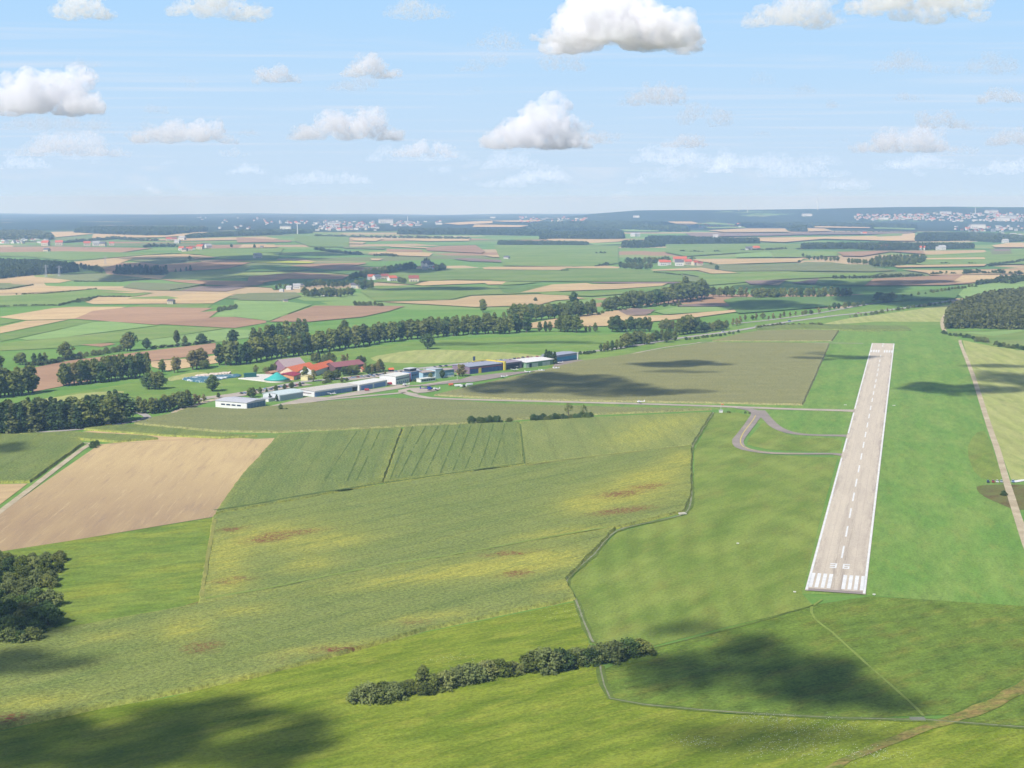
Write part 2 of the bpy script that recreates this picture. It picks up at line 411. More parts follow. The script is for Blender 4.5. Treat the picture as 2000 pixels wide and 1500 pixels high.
M['green'] = land('young_green_crop', (122, 154, 78), (148, 168, 92), 22, .004, 3, .3, (152, 164, 100), .006, (.5, .7), finevar=.1, vari=.12, ranvar=.1, bump=0)
M['dgreen'] = land('dark_green_cover', (106, 140, 78), (120, 148, 84), 22, .004, 3, .3, finevar=.05, ranvar=.08, bump=0)  # darker green than the other field greens
M['lgreen'] = land('mown_grass', (158, 186, 112), (146, 178, 104), 22, .004, 3, .3, finevar=.05, ranvar=.06, bump=0, stripe=.03, period=24)
M['olive'] = land('distant_maize', (146, 152, 106), (134, 142, 98), 22, .004, 3, .3, finevar=.08, ranvar=.05, bump=0)
M['yellow'] = land('mustard_crop', (205, 210, 80), (190, 200, 80), 22, .004, 3, .3, bump=0)
M['hay'] = land('mown_hay', (176, 184, 108), (190, 192, 124), 84, .012, 5, .3, (150, 166, 92), .02, finevar=.07, stripe=.06, period=16, bump=0)
M['scrub'] = land('heath', (128, 118, 72), (120, 132, 68), 40, .03, 1.5, .5, (112, 88, 62), .05, finevar=.25)
M['path'] = land('gravel', (220, 204, 176), (196, 180, 150), 0, .05, 1, .8, finevar=.12)
M['dirt'] = land('dry_track', (170, 146, 90), (146, 140, 76), 20, .08, 2, .6, (128, 142, 62), .1, (.42, .62), finevar=.45, vari=.3)
M['asph'] = land('grey_asphalt', (176, 164, 156), (164, 152, 146), 0, .03, 1, .6, finevar=.06)
M['asphl'] = land('pale_asphalt', (206, 192, 176), (194, 182, 170), 0, .03, 1, .6, finevar=.06)
M['road'] = land('road_asphalt', (196, 190, 184), (184, 178, 172), 0, .03, 1, .6, finevar=.06)
M['white'] = land('road_paint', (255, 255, 255), (250, 250, 250), 0, .2, 1, 1.5, finevar=.05)
M['ylw'] = land('yellow_paint', (226, 208, 130), (216, 200, 124), 0, .2, 1, 1.5, finevar=.05)
M['ditch'] = land('ditch_gravel', (164, 164, 140), (136, 146, 104), 20, .1, 1, .9, (100, 112, 76), .15, finevar=.25)
M['bank'] = land('ditch_bank', (122, 140, 66), (104, 124, 56), 20, .1, 1, .6, finevar=.25)

def ploughrows():
    t = NT('harrowed_soil'); a = P(308, 999); b = P(420, 876); ang = math.atan2(b.y - a.y, b.x - a.x)
    v = t.coords(ang, 1, 9); sx = t.new('ShaderNodeSeparateXYZ'); t.link(t.coords(0), sx.inputs[0])
    n1 = t.noise(v, .012, 5, .65); far = t.map(t.math('ADD', sx.outputs[1], t.math('MULTIPLY', t.noise(t.coords(0), .008, 3), 160)), 950, 1180, smooth=True)
    col = t.mix(far, lin(186, 158, 124), lin(226, 198, 146)); col = t.mix(t.map(n1, .38, .66, 0, .75), col, lin(206, 178, 134))
    n3 = t.noise(t.coords(ang, 1, 22), .02, 4, .7); col = t.mix(t.map(n3, .56, .74, 0, .75), col, lin(234, 208, 160))
    n4 = t.noise(t.coords(ang, 1.5, 14), .011, 4, .7); col = t.mix(t.map(n4, .54, .7, 0, .5), col, lin(166, 140, 122))
    nf = t.noise(t.coords(ang, 1, 2), .8, 3, .8); q = t.new('ShaderNodeVectorMath', operation='SCALE'); t.link(col, q.inputs[0]); t.link(t.map(nf, .25, .75, .88, 1.12), q.inputs['Scale'])
    t.link(q.outputs[0], t.b.inputs['Base Color']); t.bump(nf, .2); return t.m
M['rows'] = ploughrows()
def maize(name, c1, c2, ang, yelc=(186, 184, 84), period=0):
    t = NT(name)
    v = t.coords(rad(ang), 1, 5)
    n1 = t.noise(v, .012, 5, .62)
    col = t.mix(t.map(n1, .36, .66), lin(*c1), lin(*c2))
    n2 = t.noise(t.coords(rad(ang), 1, 7), .03, 4, .7); nf = t.noise(t.coords(rad(ang), 1, 1.3), .5, 3, .8)
    a = t.new('ShaderNodeAttribute', attribute_name='dry'); d = t.new('ShaderNodeAttribute', attribute_name='dead')
    n4 = t.noise(t.coords(rad(ang), 1, 5), .045, 4, .7)
    fy = t.math('MULTIPLY', a.outputs['Fac'], t.map(n4, .3, .62, .15, 1.15), True)
    fy = t.math('ADD', fy, t.map(n2, .58, .75, 0, .3), True)
    col = t.mix(t.math('MULTIPLY', fy, .95), col, lin(*yelc))
    fr = t.math('MULTIPLY', t.math('MULTIPLY', d.outputs['Fac'], 2.0), t.map(t.noise(t.coords(rad(ang), 1, 2.2), .4, 4, .9), .47, .54), True)
    col = t.mix(fr, col, lin(142, 84, 60))
    br = t.map(nf, .3, .7, .5, 1.5)
    if period:
        sx = t.new('ShaderNodeSeparateXYZ'); t.link(t.coords(rad(ang)), sx.inputs[0])
        w = t.math('SINE', t.math('MULTIPLY', t.math('ADD', sx.outputs[1], t.math('MULTIPLY', n1, 3)), 2 * math.pi / period))
        br = t.math('MULTIPLY', br, t.map(w, .8, 1.0, 1.0, .90))
    q = t.new('ShaderNodeVectorMath', operation='SCALE'); t.link(col, q.inputs[0]); t.link(br, q.inputs['Scale']); t.link(q.outputs[0], t.b.inputs['Base Color'])
    t.bump(nf, .8, .8); t.b.inputs['Specular IOR Level'].default_value = .1
    return t.m
YEL += [(150, 1290, 1, 1), (520, 1050, 120, 26), (640, 1066, 90, 18), (440, 1100, 50, 34), (440, 1150, 46, 22), (600, 1110, 60, 14), (1235, 968, 95, 30), (1140, 990, 60, 20), (820, 1135, 190, 14), (960, 1112, 120, 18), (1070, 1100, 80, 26), (360, 1235, 52, 24),
        (480, 1200, 60, 9), (210, 1250, 46, 9), (1100, 1046, 110, 9), (830, 1212, 90, 8), (1250, 860, 80, 20), (1300, 830, 90, 16), (1330, 900, 40, 20), (1110, 1150, 60, 12), (640, 1272, 120, 7), (480, 1330, 80, 6), (60, 1380, 120, 12), (1270, 935, 60, 20)]
RED += [(393, 1272, 26, 9), (1215, 1003, 55, 4.5), (1210, 970, 38, 5), (1265, 955, 30, 4), (1012, 1126, 26, 5), (455, 1140, 34, 3.5), (560, 1048, 60, 4), (450, 1040, 24, 3), (520, 1060, 40, 4), (14, 1412, 34, 8), (990, 1088, 46, 3), (645, 1278, 60, 2.6), (800, 1226, 30, 2.4), (560, 1296, 40, 2.2)]
am = P(800, 1100); bm_ = P(1100, 1030); MA = math.degrees(math.atan2(bm_.y - am.y, bm_.x - am.x))
c0 = P(418, 1006); c1_ = P(540, 852); MB2 = math.degrees(math.atan2(c1_.y - c0.y, c1_.x - c0.x))
M['maize'] = maize('maize_tops', (130, 146, 76), (150, 160, 86), MA, period=21)
M['maizeu'] = maize('yellowing_maize_tops', (138, 152, 84), (156, 164, 92), MB2, (180, 182, 88), period=24)
M['maizer'] = maize('maize_tops_in_rows', (124, 142, 76), (142, 154, 84), MB2, period=16)
M['maizeo'] = maize('ripening_maize_tops', (152, 154, 98), (140, 146, 92), 8, (170, 166, 106))
M['maizef'] = maize('bleached_maize_tops', (158, 156, 102), (148, 148, 96), 8, (172, 166, 116))
print('angles', MA, MB2)

LANDS = [
 # far and middle distance, traced in the photograph
 ('tan', 'A 0,650 180,620 600,635 450,665 0,668', 'stubble_field'), ('tan', 'A 0,750 250,692 330,686 560,700 640,716 130,745', 'stubble_field'),
 ('olive', 'A 0,670 240,680 30,715 0,718', 'crop_field'), ('olive', 'A 450,600 760,592 1100,640 900,655 560,650 330,625', 'crop_field'),
 ('green', 'A 0,765 100,760 700,712 1150,742 1000,770 740,765 540,800 430,835 0,850', 'crop_field'),
 ('tan', 'A 790,600 1250,610 1200,640 900,610', 'stubble_field'), ('tan', 'A 740,772 1300,770 1480,735 1770,745 1600,820 700,825 640,810', 'stubble_field'),
 ('purple', 'A 1400,700 1800,680 1840,700 1700,730 1350,725', 'ploughed_field'), ('green', 'A 1000,775 1250,765 1350,780 1280,788 960,785', 'crop_field'),
 ('plough', 'A 1200,640 1900,655 1990,670 1880,690 1560,680 1330,660', 'ploughed_field'), ('olive', 'A 1000,660 1540,682 1350,725 1100,720 920,700', 'crop_field'),
 ('green', 'A 1050,832 1500,822 1600,826 1520,885 1000,850', 'crop_field'), ('dgreen', 'A 1850,690 2000,680 2000,705', 'crop_field'),
 ('tan', 'E 0,75 400,10 560,0 950,0 560,90 200,100 0,80', 'stubble_field'), ('plough', 'E 560,90 700,30 1000,0 1600,10 1500,40 1640,30 1560,90 1180,135 620,95', 'ploughed_field'),
 ('green', 'E 0,95 170,100 0,135', 'crop_field'), ('tan', 'E 0,150 200,105 520,95 0,200', 'stubble_field'), ('green', 'E 540,100 720,110 130,235 0,262 0,210', 'crop_field'),
 ('lgreen', 'E 140,240 700,115 830,110 1180,140 700,200 420,235 200,250', 'hay_field'), ('plough', 'E 1180,130 1640,75 2000,60 2000,120 1760,160', 'ploughed_field'),
 ('lgreen', 'E 1120,250 1700,165 1890,175 1880,230 1600,270 1150,300', 'hay_field'), ('green', 'E 240,250 700,205 1200,145 1700,160 1120,248 820,268 600,290 430,310 0,330 0,275', 'meadow'),
 ('plough', 'E 600,285 830,272 870,280 760,300', 'ploughed_field'),
 ('plough', 'E 230,462 520,405 1120,330 1620,272 1620,350 1130,410 1100,470 500,590 240,640', 'ploughed_field'), ('tan', 'E 1130,412 1480,382 1640,362 1640,420 1260,480 1140,450', 'stubble_field'),
 ('plough', 'A 0,400 400,395 1150,405 900,440 0,440', 'ploughed_field'), ('tan', 'A 540,510 1100,460 1380,450 1660,475 1450,490 1000,485 870,530 780,560 560,530', 'stubble_field'),
 ('plough', 'A 780,560 900,520 1500,510 1900,510 1700,560 1280,585 1180,600 800,600', 'ploughed_field'), ('olive', 'A 960,495 1200,475 1450,480 1520,510 1200,530', 'crop_field'),
 ('green', 'A 0,440 500,430 1000,440 1350,440 1100,458 540,500 200,470 0,465', 'crop_field'), ('green', 'A 1560,410 2000,405 2000,500 1700,490 1500,455 1300,445', 'meadow'),
 ('tan', 'A 380,285 720,280 700,300 420,325', 'stubble_field'), ('tan', 'A 700,300 900,290 1200,310 1500,290 1600,290 1450,310 1200,325 690,330', 'stubble_field'),
 ('lgreen', 'A 0,330 250,325 340,350 0,365', 'hay_field'), ('tan', 'A 1000,345 1160,340 1990,320 2000,340 1400,352', 'stubble_field'), ('plough', 'A 1380,390 1990,375 2000,400 1590,410', 'ploughed_field'),
 ('tan', 'A 740,735 1150,735 1000,745', 'stubble_field'), ('lgreen', 'A 1600,923 1660,880 1900,825 2000,820 2000,923', 'hay_field'), ('olive', 'A 1700,785 1780,750 2000,745 2000,795', 'crop_field'),
 ('plough', 'B 0,325 270,350 260,360 0,365', 'ploughed_field'), ('tan', 'B 0,380 140,380 150,400 0,405', 'stubble_field'), ('olive', 'B 280,352 580,355 530,385 370,380', 'crop_field'),
 ('green', 'B 270,300 700,320 700,400 400,395 300,350', 'meadow'), ('tan', 'B 700,335 960,335 900,355 740,350', 'stubble_field'), ('tan', 'B 700,360 830,362 800,375 700,372', 'stubble_field'),
 ('tan', 'B 1100,348 1200,335 1600,338 1600,352 1300,355', 'stubble_field'), ('olive', 'B 650,395 980,405 960,415 660,408', 'crop_field'), ('tan', 'B 1000,388 1330,402 1300,410 1010,397', 'stubble_field'),
 ('plough', 'B 980,412 1250,420 1250,436 980,432', 'ploughed_field'), ('tan', 'B 850,440 980,434 1250,438 1330,445 1300,470 840,455', 'stubble_field'), ('plough', 'B 1400,392 1650,385 1720,430 1700,445 1280,425 1280,405', 'ploughed_field'),
 ('tan', 'B 860,485 960,487 920,500 870,498', 'stubble_field'), ('yellow', 'B 0,498 200,500 450,512 400,521 0,512', 'mustard_field'), ('plough', 'B 250,540 420,525 820,515 830,522 700,545 930,565 900,580 500,565', 'ploughed_field'),
 ('dgreen', 'B 0,535 250,540 500,566 900,582 700,605 400,575 0,585', 'crop_field'), ('plough', 'B 0,620 300,590 700,610 650,640 240,638 0,685', 'ploughed_field'), ('dgreen', 'B 100,690 250,640 650,640 500,680 130,720', 'meadow'),
 ('tan', 'B 1700,460 2000,455 2000,480 1780,475', 'stubble_field'), ('tan', 'B 1690,555 1750,548 2380,546 2280,572 1720,567', 'stubble_field'), ('tan', 'B 1190,682 1300,655 1500,650 2000,662 1960,678 1740,682 1720,670 1250,688', 'stubble_field'),
 ('purple', 'B 1480,488 1560,482 2100,508 2060,520 1600,505', 'ploughed_field'), ('green', 'B 930,600 1100,560 1500,570 1700,555 1720,570 2280,574 2300,650 1500,645 1250,655 1180,680 900,660', 'meadow'),
 ('green', 'B 780,730 900,690 1250,690 2000,700 2300,680 2280,740 1620,760 1450,795 900,808', 'meadow'), ('tan', 'B 940,812 1500,797 1620,767 2000,755 2300,760 2480,785 2250,800 2000,835 1650,850 1300,830', 'stubble_field'),
 ('plough', 'B 200,920 440,840 1120,842 1000,880 800,923 400,960 100,960', 'ploughed_field'), ('olive', 'B 0,745 300,740 340,768 200,803 0,797', 'crop_field'), ('lgreen', 'B 0,800 200,807 420,832 200,915 100,955 0,923', 'hay_field'),
 ('tan', 'C 400,550 700,540 810,550 800,560 420,558', 'stubble_field'), ('plough', 'C 20,432 40,420 270,425 275,445 60,445', 'ploughed_field'), ('plough', 'C 230,390 330,388 420,392 400,402 240,402', 'ploughed_field'),
 ('tan', 'C 260,340 350,338 860,345 800,360 600,370 280,352', 'stubble_field'), ('lgreen', 'C 560,372 800,365 900,345 990,340 820,380 620,385', 'hay_field'), ('green', 'C 0,385 560,385 800,390 800,520 640,545 400,545 0,540', 'meadow'),
 ('green', 'C 400,562 820,560 1000,570 1280,600 1280,660 560,660 0,655 0,580 350,582', 'meadow'), ('tan', 'C 1040,570 1420,555 1600,580 1710,595 1500,600 1400,575 1060,578', 'stubble_field'), ('tan', 'C 1350,490 2000,485 2200,480 2160,512 1550,530 1380,500', 'stubble_field'),
 ('green', 'C 1060,582 1380,580 1500,604 1720,598 1640,585 2000,582 2400,600 2800,590 2700,615 2000,640 1440,690 1400,620 1280,600', 'meadow'),
 ('olive', 'C 1430,530 2000,530 2200,512 2400,515 2900,575 2700,585 2000,578 1640,582 1430,556', 'crop_field'), ('tan', 'C 60,742 300,682 560,670 600,680 1170,672 1130,690 800,715 200,737', 'stubble_field'), ('dgreen', 'C 0,690 250,685 60,740 0,745', 'meadow'),
 ('purple', 'C 580,668 620,664 1290,664 1280,672 1000,676', 'ploughed_field'), ('green', 'C 0,660 220,662 60,680 0,686', 'meadow'), ('green', 'C 200,745 800,720 1150,692 1180,700 1000,740 600,770 240,758', 'meadow'),
 ('tan', 'I 140,432 440,382 900,322 1060,330 1040,360 860,380 1200,372 1700,330 1780,335 1380,390 1060,420 860,450 500,460 130,470', 'stubble_field'), ('purple', 'I 800,340 930,322 1080,332 1010,372 860,372', 'ploughed_field'),
 ('purple', 'I 1240,300 1420,285 2000,285 2000,300 1700,306 1240,308', 'ploughed_field'), ('lgreen', 'I 1060,345 1240,312 1700,312 1600,340 1150,368', 'hay_field'), ('tan', 'I 1780,138 1870,118 2050,118 2000,150', 'stubble_field'),
 ('lgreen', 'C 1680,452 1940,435 1960,475 1680,480', 'hay_field'), ('green', 'C 1160,380 1860,375 2000,372 2000,430 1680,445 1300,470 1150,440', 'meadow'), ('tan', 'C 1470,275 1760,262 2050,262 2080,288 1600,290', 'stubble_field'),
 ('purple', 'C 1300,295 2100,298 2100,312 1350,325', 'ploughed_field'), ('tan', 'C 1850,335 2000,335 2100,345 2000,360 1870,358', 'stubble_field'), ('green', 'C 1380,225 1500,215 1700,232 1760,258 1480,262', 'meadow'),
 ('tan', 'C 1170,210 1350,210 1400,222 1340,240 1240,235', 'stubble_field'), ('tan', 'C 0,205 160,198 240,205 130,214 0,212', 'stubble_field'), ('tan', 'C -280,232 0,235 130,240 60,252 -300,252', 'stubble_field'), ('tan', 'C -520,225 -160,205 0,202 0,222 -400,235', 'stubble_field'),
 ('lgreen', 'C 780,262 1130,262 1100,285 860,285', 'meadow'), ('tan', 'D 370,260 500,262 560,280 380,285', 'stubble_field'), ('tan', 'D 420,240 850,245 840,260 430,255', 'stubble_field'), ('lgreen', 'D 850,240 1180,258 1180,272 880,268', 'meadow'),
 ('purple', 'D 560,287 1180,284 1160,296 900,305 100,310 120,300', 'ploughed_field'), ('tan', 'D 0,340 500,325 870,320 1180,297 1180,355 1000,355 500,340 200,365 0,355', 'stubble_field'), ('green', 'D 0,382 320,378 320,410 200,420 0,425', 'meadow'),
 ('green', 'D 860,312 1020,300 1090,300 1080,318 900,325', 'meadow'), ('plough', 'D 600,440 880,430 1260,428 1260,455 1000,435 780,470 640,468', 'ploughed_field'), ('tan', 'D 1240,430 1700,425 1720,435 1650,455 1260,460', 'stubble_field'),
 ('green', 'D 100,432 600,430 600,468 300,478 120,478', 'meadow'), ('green', 'D 1260,462 1740,440 2000,410 2000,530 1720,530 1260,535 1180,530', 'meadow'), ('tan', 'D 1260,485 1700,480 1710,492 1270,495', 'stubble_field'),
 ('tan', 'D 1010,540 1720,530 1700,545 1050,555', 'stubble_field'), ('tan', 'D 1080,570 1480,577 2000,570 2000,600 1300,612 1270,596', 'stubble_field'), ('olive', 'D 1740,415 1900,412 1910,455 1760,460', 'crop_field'), ('purple', 'D 1770,420 1895,418 1895,432 1780,434', 'ploughed_field'),
 ('plough', 'D 800,692 870,640 1300,620 1500,607 1540,612 1470,660 1640,672 1400,687', 'ploughed_field'), ('tan', 'D 1480,612 1880,610 2000,605 1780,660 1500,672 1470,660 1540,612', 'stubble_field'), ('purple', 'D 240,672 460,637 430,680', 'ploughed_field'),
 ('purple', 'D -100,655 230,648 100,685 -60,682', 'ploughed_field'), ('green', 'D 460,640 860,640 800,690 440,682', 'meadow'), ('tan', 'D 1760,390 1900,370 2000,370 2000,405 1780,405', 'stubble_field'), ('lgreen', 'D 1450,720 1680,685 2000,680 2000,740 1560,800', 'meadow'),
 ('dgreen', 'D -260,800 0,780 720,772 870,770 1250,725 1560,700 1480,790 1150,800 0,900', 'meadow'),
]
LN = {'stubble_field': 'pale harvested stubble field', 'ploughed_field': 'brown ploughed strip field', 'crop_field': 'green strip of low crop', 'hay_field': 'light green mown hay field', 'meadow': 'green pasture meadow', 'mustard_field': 'thin bright yellow mustard strip'}
for i, (mk, ol, nm) in enumerate(LANDS):
    o = sheet(nm, ol, M[mk], off=.35 + .006 * i)
    tag(o, LN[nm] + ' on the plain', 'field', LN[nm] + 's')
# nearer covers
def L(name, ol, m, off, label, rnd=0, cat='field'):
    return tag(sheet(name, ol, M[m], off, rnd=rnd), label, cat)
L('airfield_meadow', 'F 1480,655 1640,640 1845,636 1860,652 1880,664 1925,840 1975,985 2010,1060 2060,1190 1700,1163 1560,1160 1640,900 1580,860 1400,800 1000,790 930,775 1090,730 1300,678', 'airfield', .10, 'bright mown airfield grass on both sides of the runway', 0, 'meadow')
L('highway_meadow', 'F 1000,657 1300,650 1600,610 1840,575 1860,592 1840,640 1480,650 1280,684 1120,712 900,732 700,750 560,765 300,792 120,812 0,812 0,795 100,775 330,735 500,706 800,668', 'meadow', .16, 'green meadow between the tree row and the highway', 0, 'meadow')
L('dry_meadow', 'H 0,165 330,110 560,100 1100,120 1500,150 1500,165 700,215 360,220 60,205', 'hay', .28, 'dry yellowish pasture behind the airport buildings', 1, 'meadow')
L('dry_pasture_patch', 'E 260,700 560,655 720,640 930,630 930,650 640,690 350,720', 'hay', .3, 'small dry patch in the meadow beside the fir belt', 1, 'meadow')
L('dry_pasture_patch', 'E 1250,530 1450,490 1560,490 1560,520 1350,545 1270,560', 'hay', .3, 'small dry patch in the meadow beside the silage clamp', 1, 'meadow')
L('rough_meadow', 'F 1395,806 1440,806 1462,812 1440,862 1444,876 1500,889 1636,894 1606,1000 1566,1160 1590,1185 1420,1225 1265,1265 1155,1258 1128,1180 1110,1137 1206,1040 1342,1006 1356,970 1356,880', 'rough', .2, 'tussocky meadow inside the ditch, left of the runway', 0, 'meadow')
L('rough_meadow', 'F 1496,818 1520,842 1560,856 1646,856 1640,884 1510,880 1462,870 1458,862', 'rough', .2, 'brownish grass island between the two taxiway loops', 1, 'meadow')
L('tussock_meadow', 'F 1180,1308 1270,1268 1420,1228 1590,1182 1700,1165 2060,1188 2120,1280 2000,1328 1860,1396 1700,1402 1420,1393 1195,1368', 'rough2', .2, 'tussock grassland just before the runway threshold', 0, 'meadow')
L('foreground_meadow', 'F -200,1500 0,1430 200,1385 335,1362 640,1288 830,1236 1125,1176 1150,1255 1180,1305 1192,1368 1420,1396 1800,1408 2150,1432 2300,1700 1000,1800 -400,1800', 'fore', .24, 'bright yellow-green meadow in the foreground', 0, 'meadow')
L('green_field', 'F -30,1060 130,1058 415,1012 404,1100 388,1185 200,1222 0,1252 -60,1262', 'nfield', .22, 'smooth green field between the harrowed field and maize', 0, 'field')
L('harrowed_field', 'F 195,868 330,862 540,852 480,930 418,1010 280,1033 130,1058 0,1078 -160,1110 -160,1090 0,1003', 'rows', .26, 'large tan harrowed field with furrow lines at left', 0, 'field')
L('stubble_strip', 'F 128,846 200,841 260,845 430,855 540,849 540,853 330,862 205,867 310,859 290,853', 'tan', .26, 'narrow tan stubble strip above the harrowed field', 0, 'field')
L('stubble_strip', 'F -60,948 54,945 0,986 -60,1026', 'tan', .26, 'tan stubble corner left of the farm track', 0, 'field')
L('grass_strip', 'F 250,832 430,848 545,848 540,856 500,858 420,852 260,836', 'green', .3, 'bright green grass strip between two maize fields', 0, 'field')
L('mown_field', 'U 420,315 600,350 780,376 900,400 900,1132 705,1132 620,900 480,520', 'hay', .2, 'mown yellow-green field right of the gravel path', 0, 'field')
L('heath_patch', 'U 500,1165 700,1160 900,1165 900,1300 730,1310 700,1300 560,1240 505,1200', 'scrub', .24, 'brown heath patch beside the gravel path', 1, 'field')
L('rough_patch', 'U 490,860 560,840 650,1110 640,1140 500,1120 440,960', 'rough', .24, 'yellowish rough grass patch left of the gravel path', 1, 'field')
L('striped_meadow', 'X 530,346 780,292 1100,252 1520,192 1440,290 1425,318 980,316', 'hay', .2, 'striped pale meadow between highway and spruce forest', 0, 'field')
L('forest_meadow', 'U 290,262 400,262 800,248 1000,246 1000,400 780,372 590,345 420,285', 'green', .22, 'green field in front of the spruce forest', 0, 'field')
L('forest_meadow', 'U 400,268 560,266 640,262 780,250 780,262 600,290', 'lgreen', .3, 'pale green strip at the foot of the spruce forest', 0, 'field')
# ------------------------------------------------------------------ clouds
def cloudmat(name, dens, Hh, erode):
    m = bpy.data.materials.new(name); m.use_nodes = True; n = m.node_tree; n.nodes.remove(n.nodes['Principled BSDF'])
    v = n.nodes.new('ShaderNodeVolumePrincipled'); v.inputs['Color'].default_value = (.995, .985, 1, 1); v.inputs['Anisotropy'].default_value = .15
    n.links.new(v.outputs[0], n.nodes['Material Output'].inputs['Volume'])
    tc = n.nodes.new('ShaderNodeTexCoord'); no = n.nodes.new('ShaderNodeTexNoise'); no.inputs['Scale'].default_value = 6.0 / Hh; no.inputs['Detail'].default_value = 5; no.inputs['Roughness'].default_value = .62
    n.links.new(tc.outputs['Object'], no.inputs['Vector'])
    mr = n.nodes.new('ShaderNodeMapRange'); mr.inputs[1].default_value = erode + .045; mr.inputs[2].default_value = erode + .24; mr.inputs[4].default_value = dens
    n.links.new(no.outputs[0], mr.inputs[0]); n.links.new(mr.outputs[0], v.inputs['Density'])
    return m
def puff(W, Hh, D, nb, seed, flat=.8):
    r = random.Random(seed); bm = bmesh.new(); tow = [(r.uniform(-.55, .55), r.uniform(.2, .45), r.uniform(.5, 1)) for _ in range(3)]
    for i in range(nb):
        t = (i + r.random()) / nb * 2 - 1; e = max(.12, (1 - t * t) ** .6 * (.45 + .55 * max(h_ * math.exp(-((t - c_) / w_) ** 2) for c_, w_, h_ in tow)))
        rr = Hh * (.16 + .26 * e) * r.uniform(.8, 1.15); z = r.uniform(.1, .95) * Hh * e * .62 + rr * .5; ycur = r.uniform(-.35, .35) * D
        bmesh.ops.create_icosphere(bm, subdivisions=3, radius=rr, matrix=Matrix.Translation((t * W * .44, ycur, z)) @ Matrix.Diagonal((max(1.1, W / Hh / nb * 3.2), 1.3, flat, 1)))
        for _ in range(5):
            a = r.uniform(0, 6.28); q = r.uniform(.1, 1.3); s_ = rr * r.uniform(.28, .5)
            bmesh.ops.create_icosphere(bm, subdivisions=2, radius=s_, matrix=Matrix.Translation((t * W * .44 + math.cos(a) * math.sin(q) * rr * 1.3, ycur + math.sin(a) * math.sin(q) * rr * 1.2, z + math.cos(q) * rr * flat)) @ Matrix.Diagonal((1.2, 1.2, .9, 1)))
    for v in bm.verts:
        if v.co.z < Hh * .1: v.co.z = Hh * .1 + (v.co.z - Hh * .1) * .25
    me = bpy.data.meshes.new('cloud'); bm.to_mesh(me); bm.free(); return me
def remesh(me, vox, mat, loc, name='cloud', rough=0):
    o = bpy.data.objects.new(name, me); COL.objects.link(o); md = o.modifiers.new('r', 'REMESH'); md.mode = 'VOXEL'; md.voxel_size = vox
    dg = bpy.context.evaluated_depsgraph_get(); dg.update(); m2 = bpy.data.meshes.new_from_object(o.evaluated_get(dg)); o.modifiers.clear(); o.data = m2
    if rough:
        from mathutils import noise as mn
        nv = len(m2.vertices); off = Vector((loc[0] % 977, loc[1] % 631, 3.0))
        ds = [(v.normal * (mn.fractal((v.co + off) * (2.2 / rough), .75, 2.1, 5) * rough * .16 * (1.0 if v.normal.z > -.3 else .3))) for v in m2.vertices]
        for v, d_ in zip(m2.vertices, ds): v.co += d_
    # keep the one largest connected billow
    bm = bmesh.new(); bm.from_mesh(m2); seen = set(); comps = []
    for v0 in bm.verts:
        if v0 in seen: continue
        st = [v0]; seen.add(v0); cp = []
        while st:
            v = st.pop(); cp.append(v)
            for e in v.link_edges:
                w = e.other_vert(v)
                if w not in seen: seen.add(w); st.append(w)
        comps.append(cp)
    comps.sort(key=len)
    if len(comps) > 1: bmesh.ops.delete(bm, geom=[v for cp in comps[:-1] for v in cp], context='VERTS')
    bm.to_mesh(m2); bm.free()
    m2.materials.clear(); m2.materials.append(mat); o.location = loc
    return o
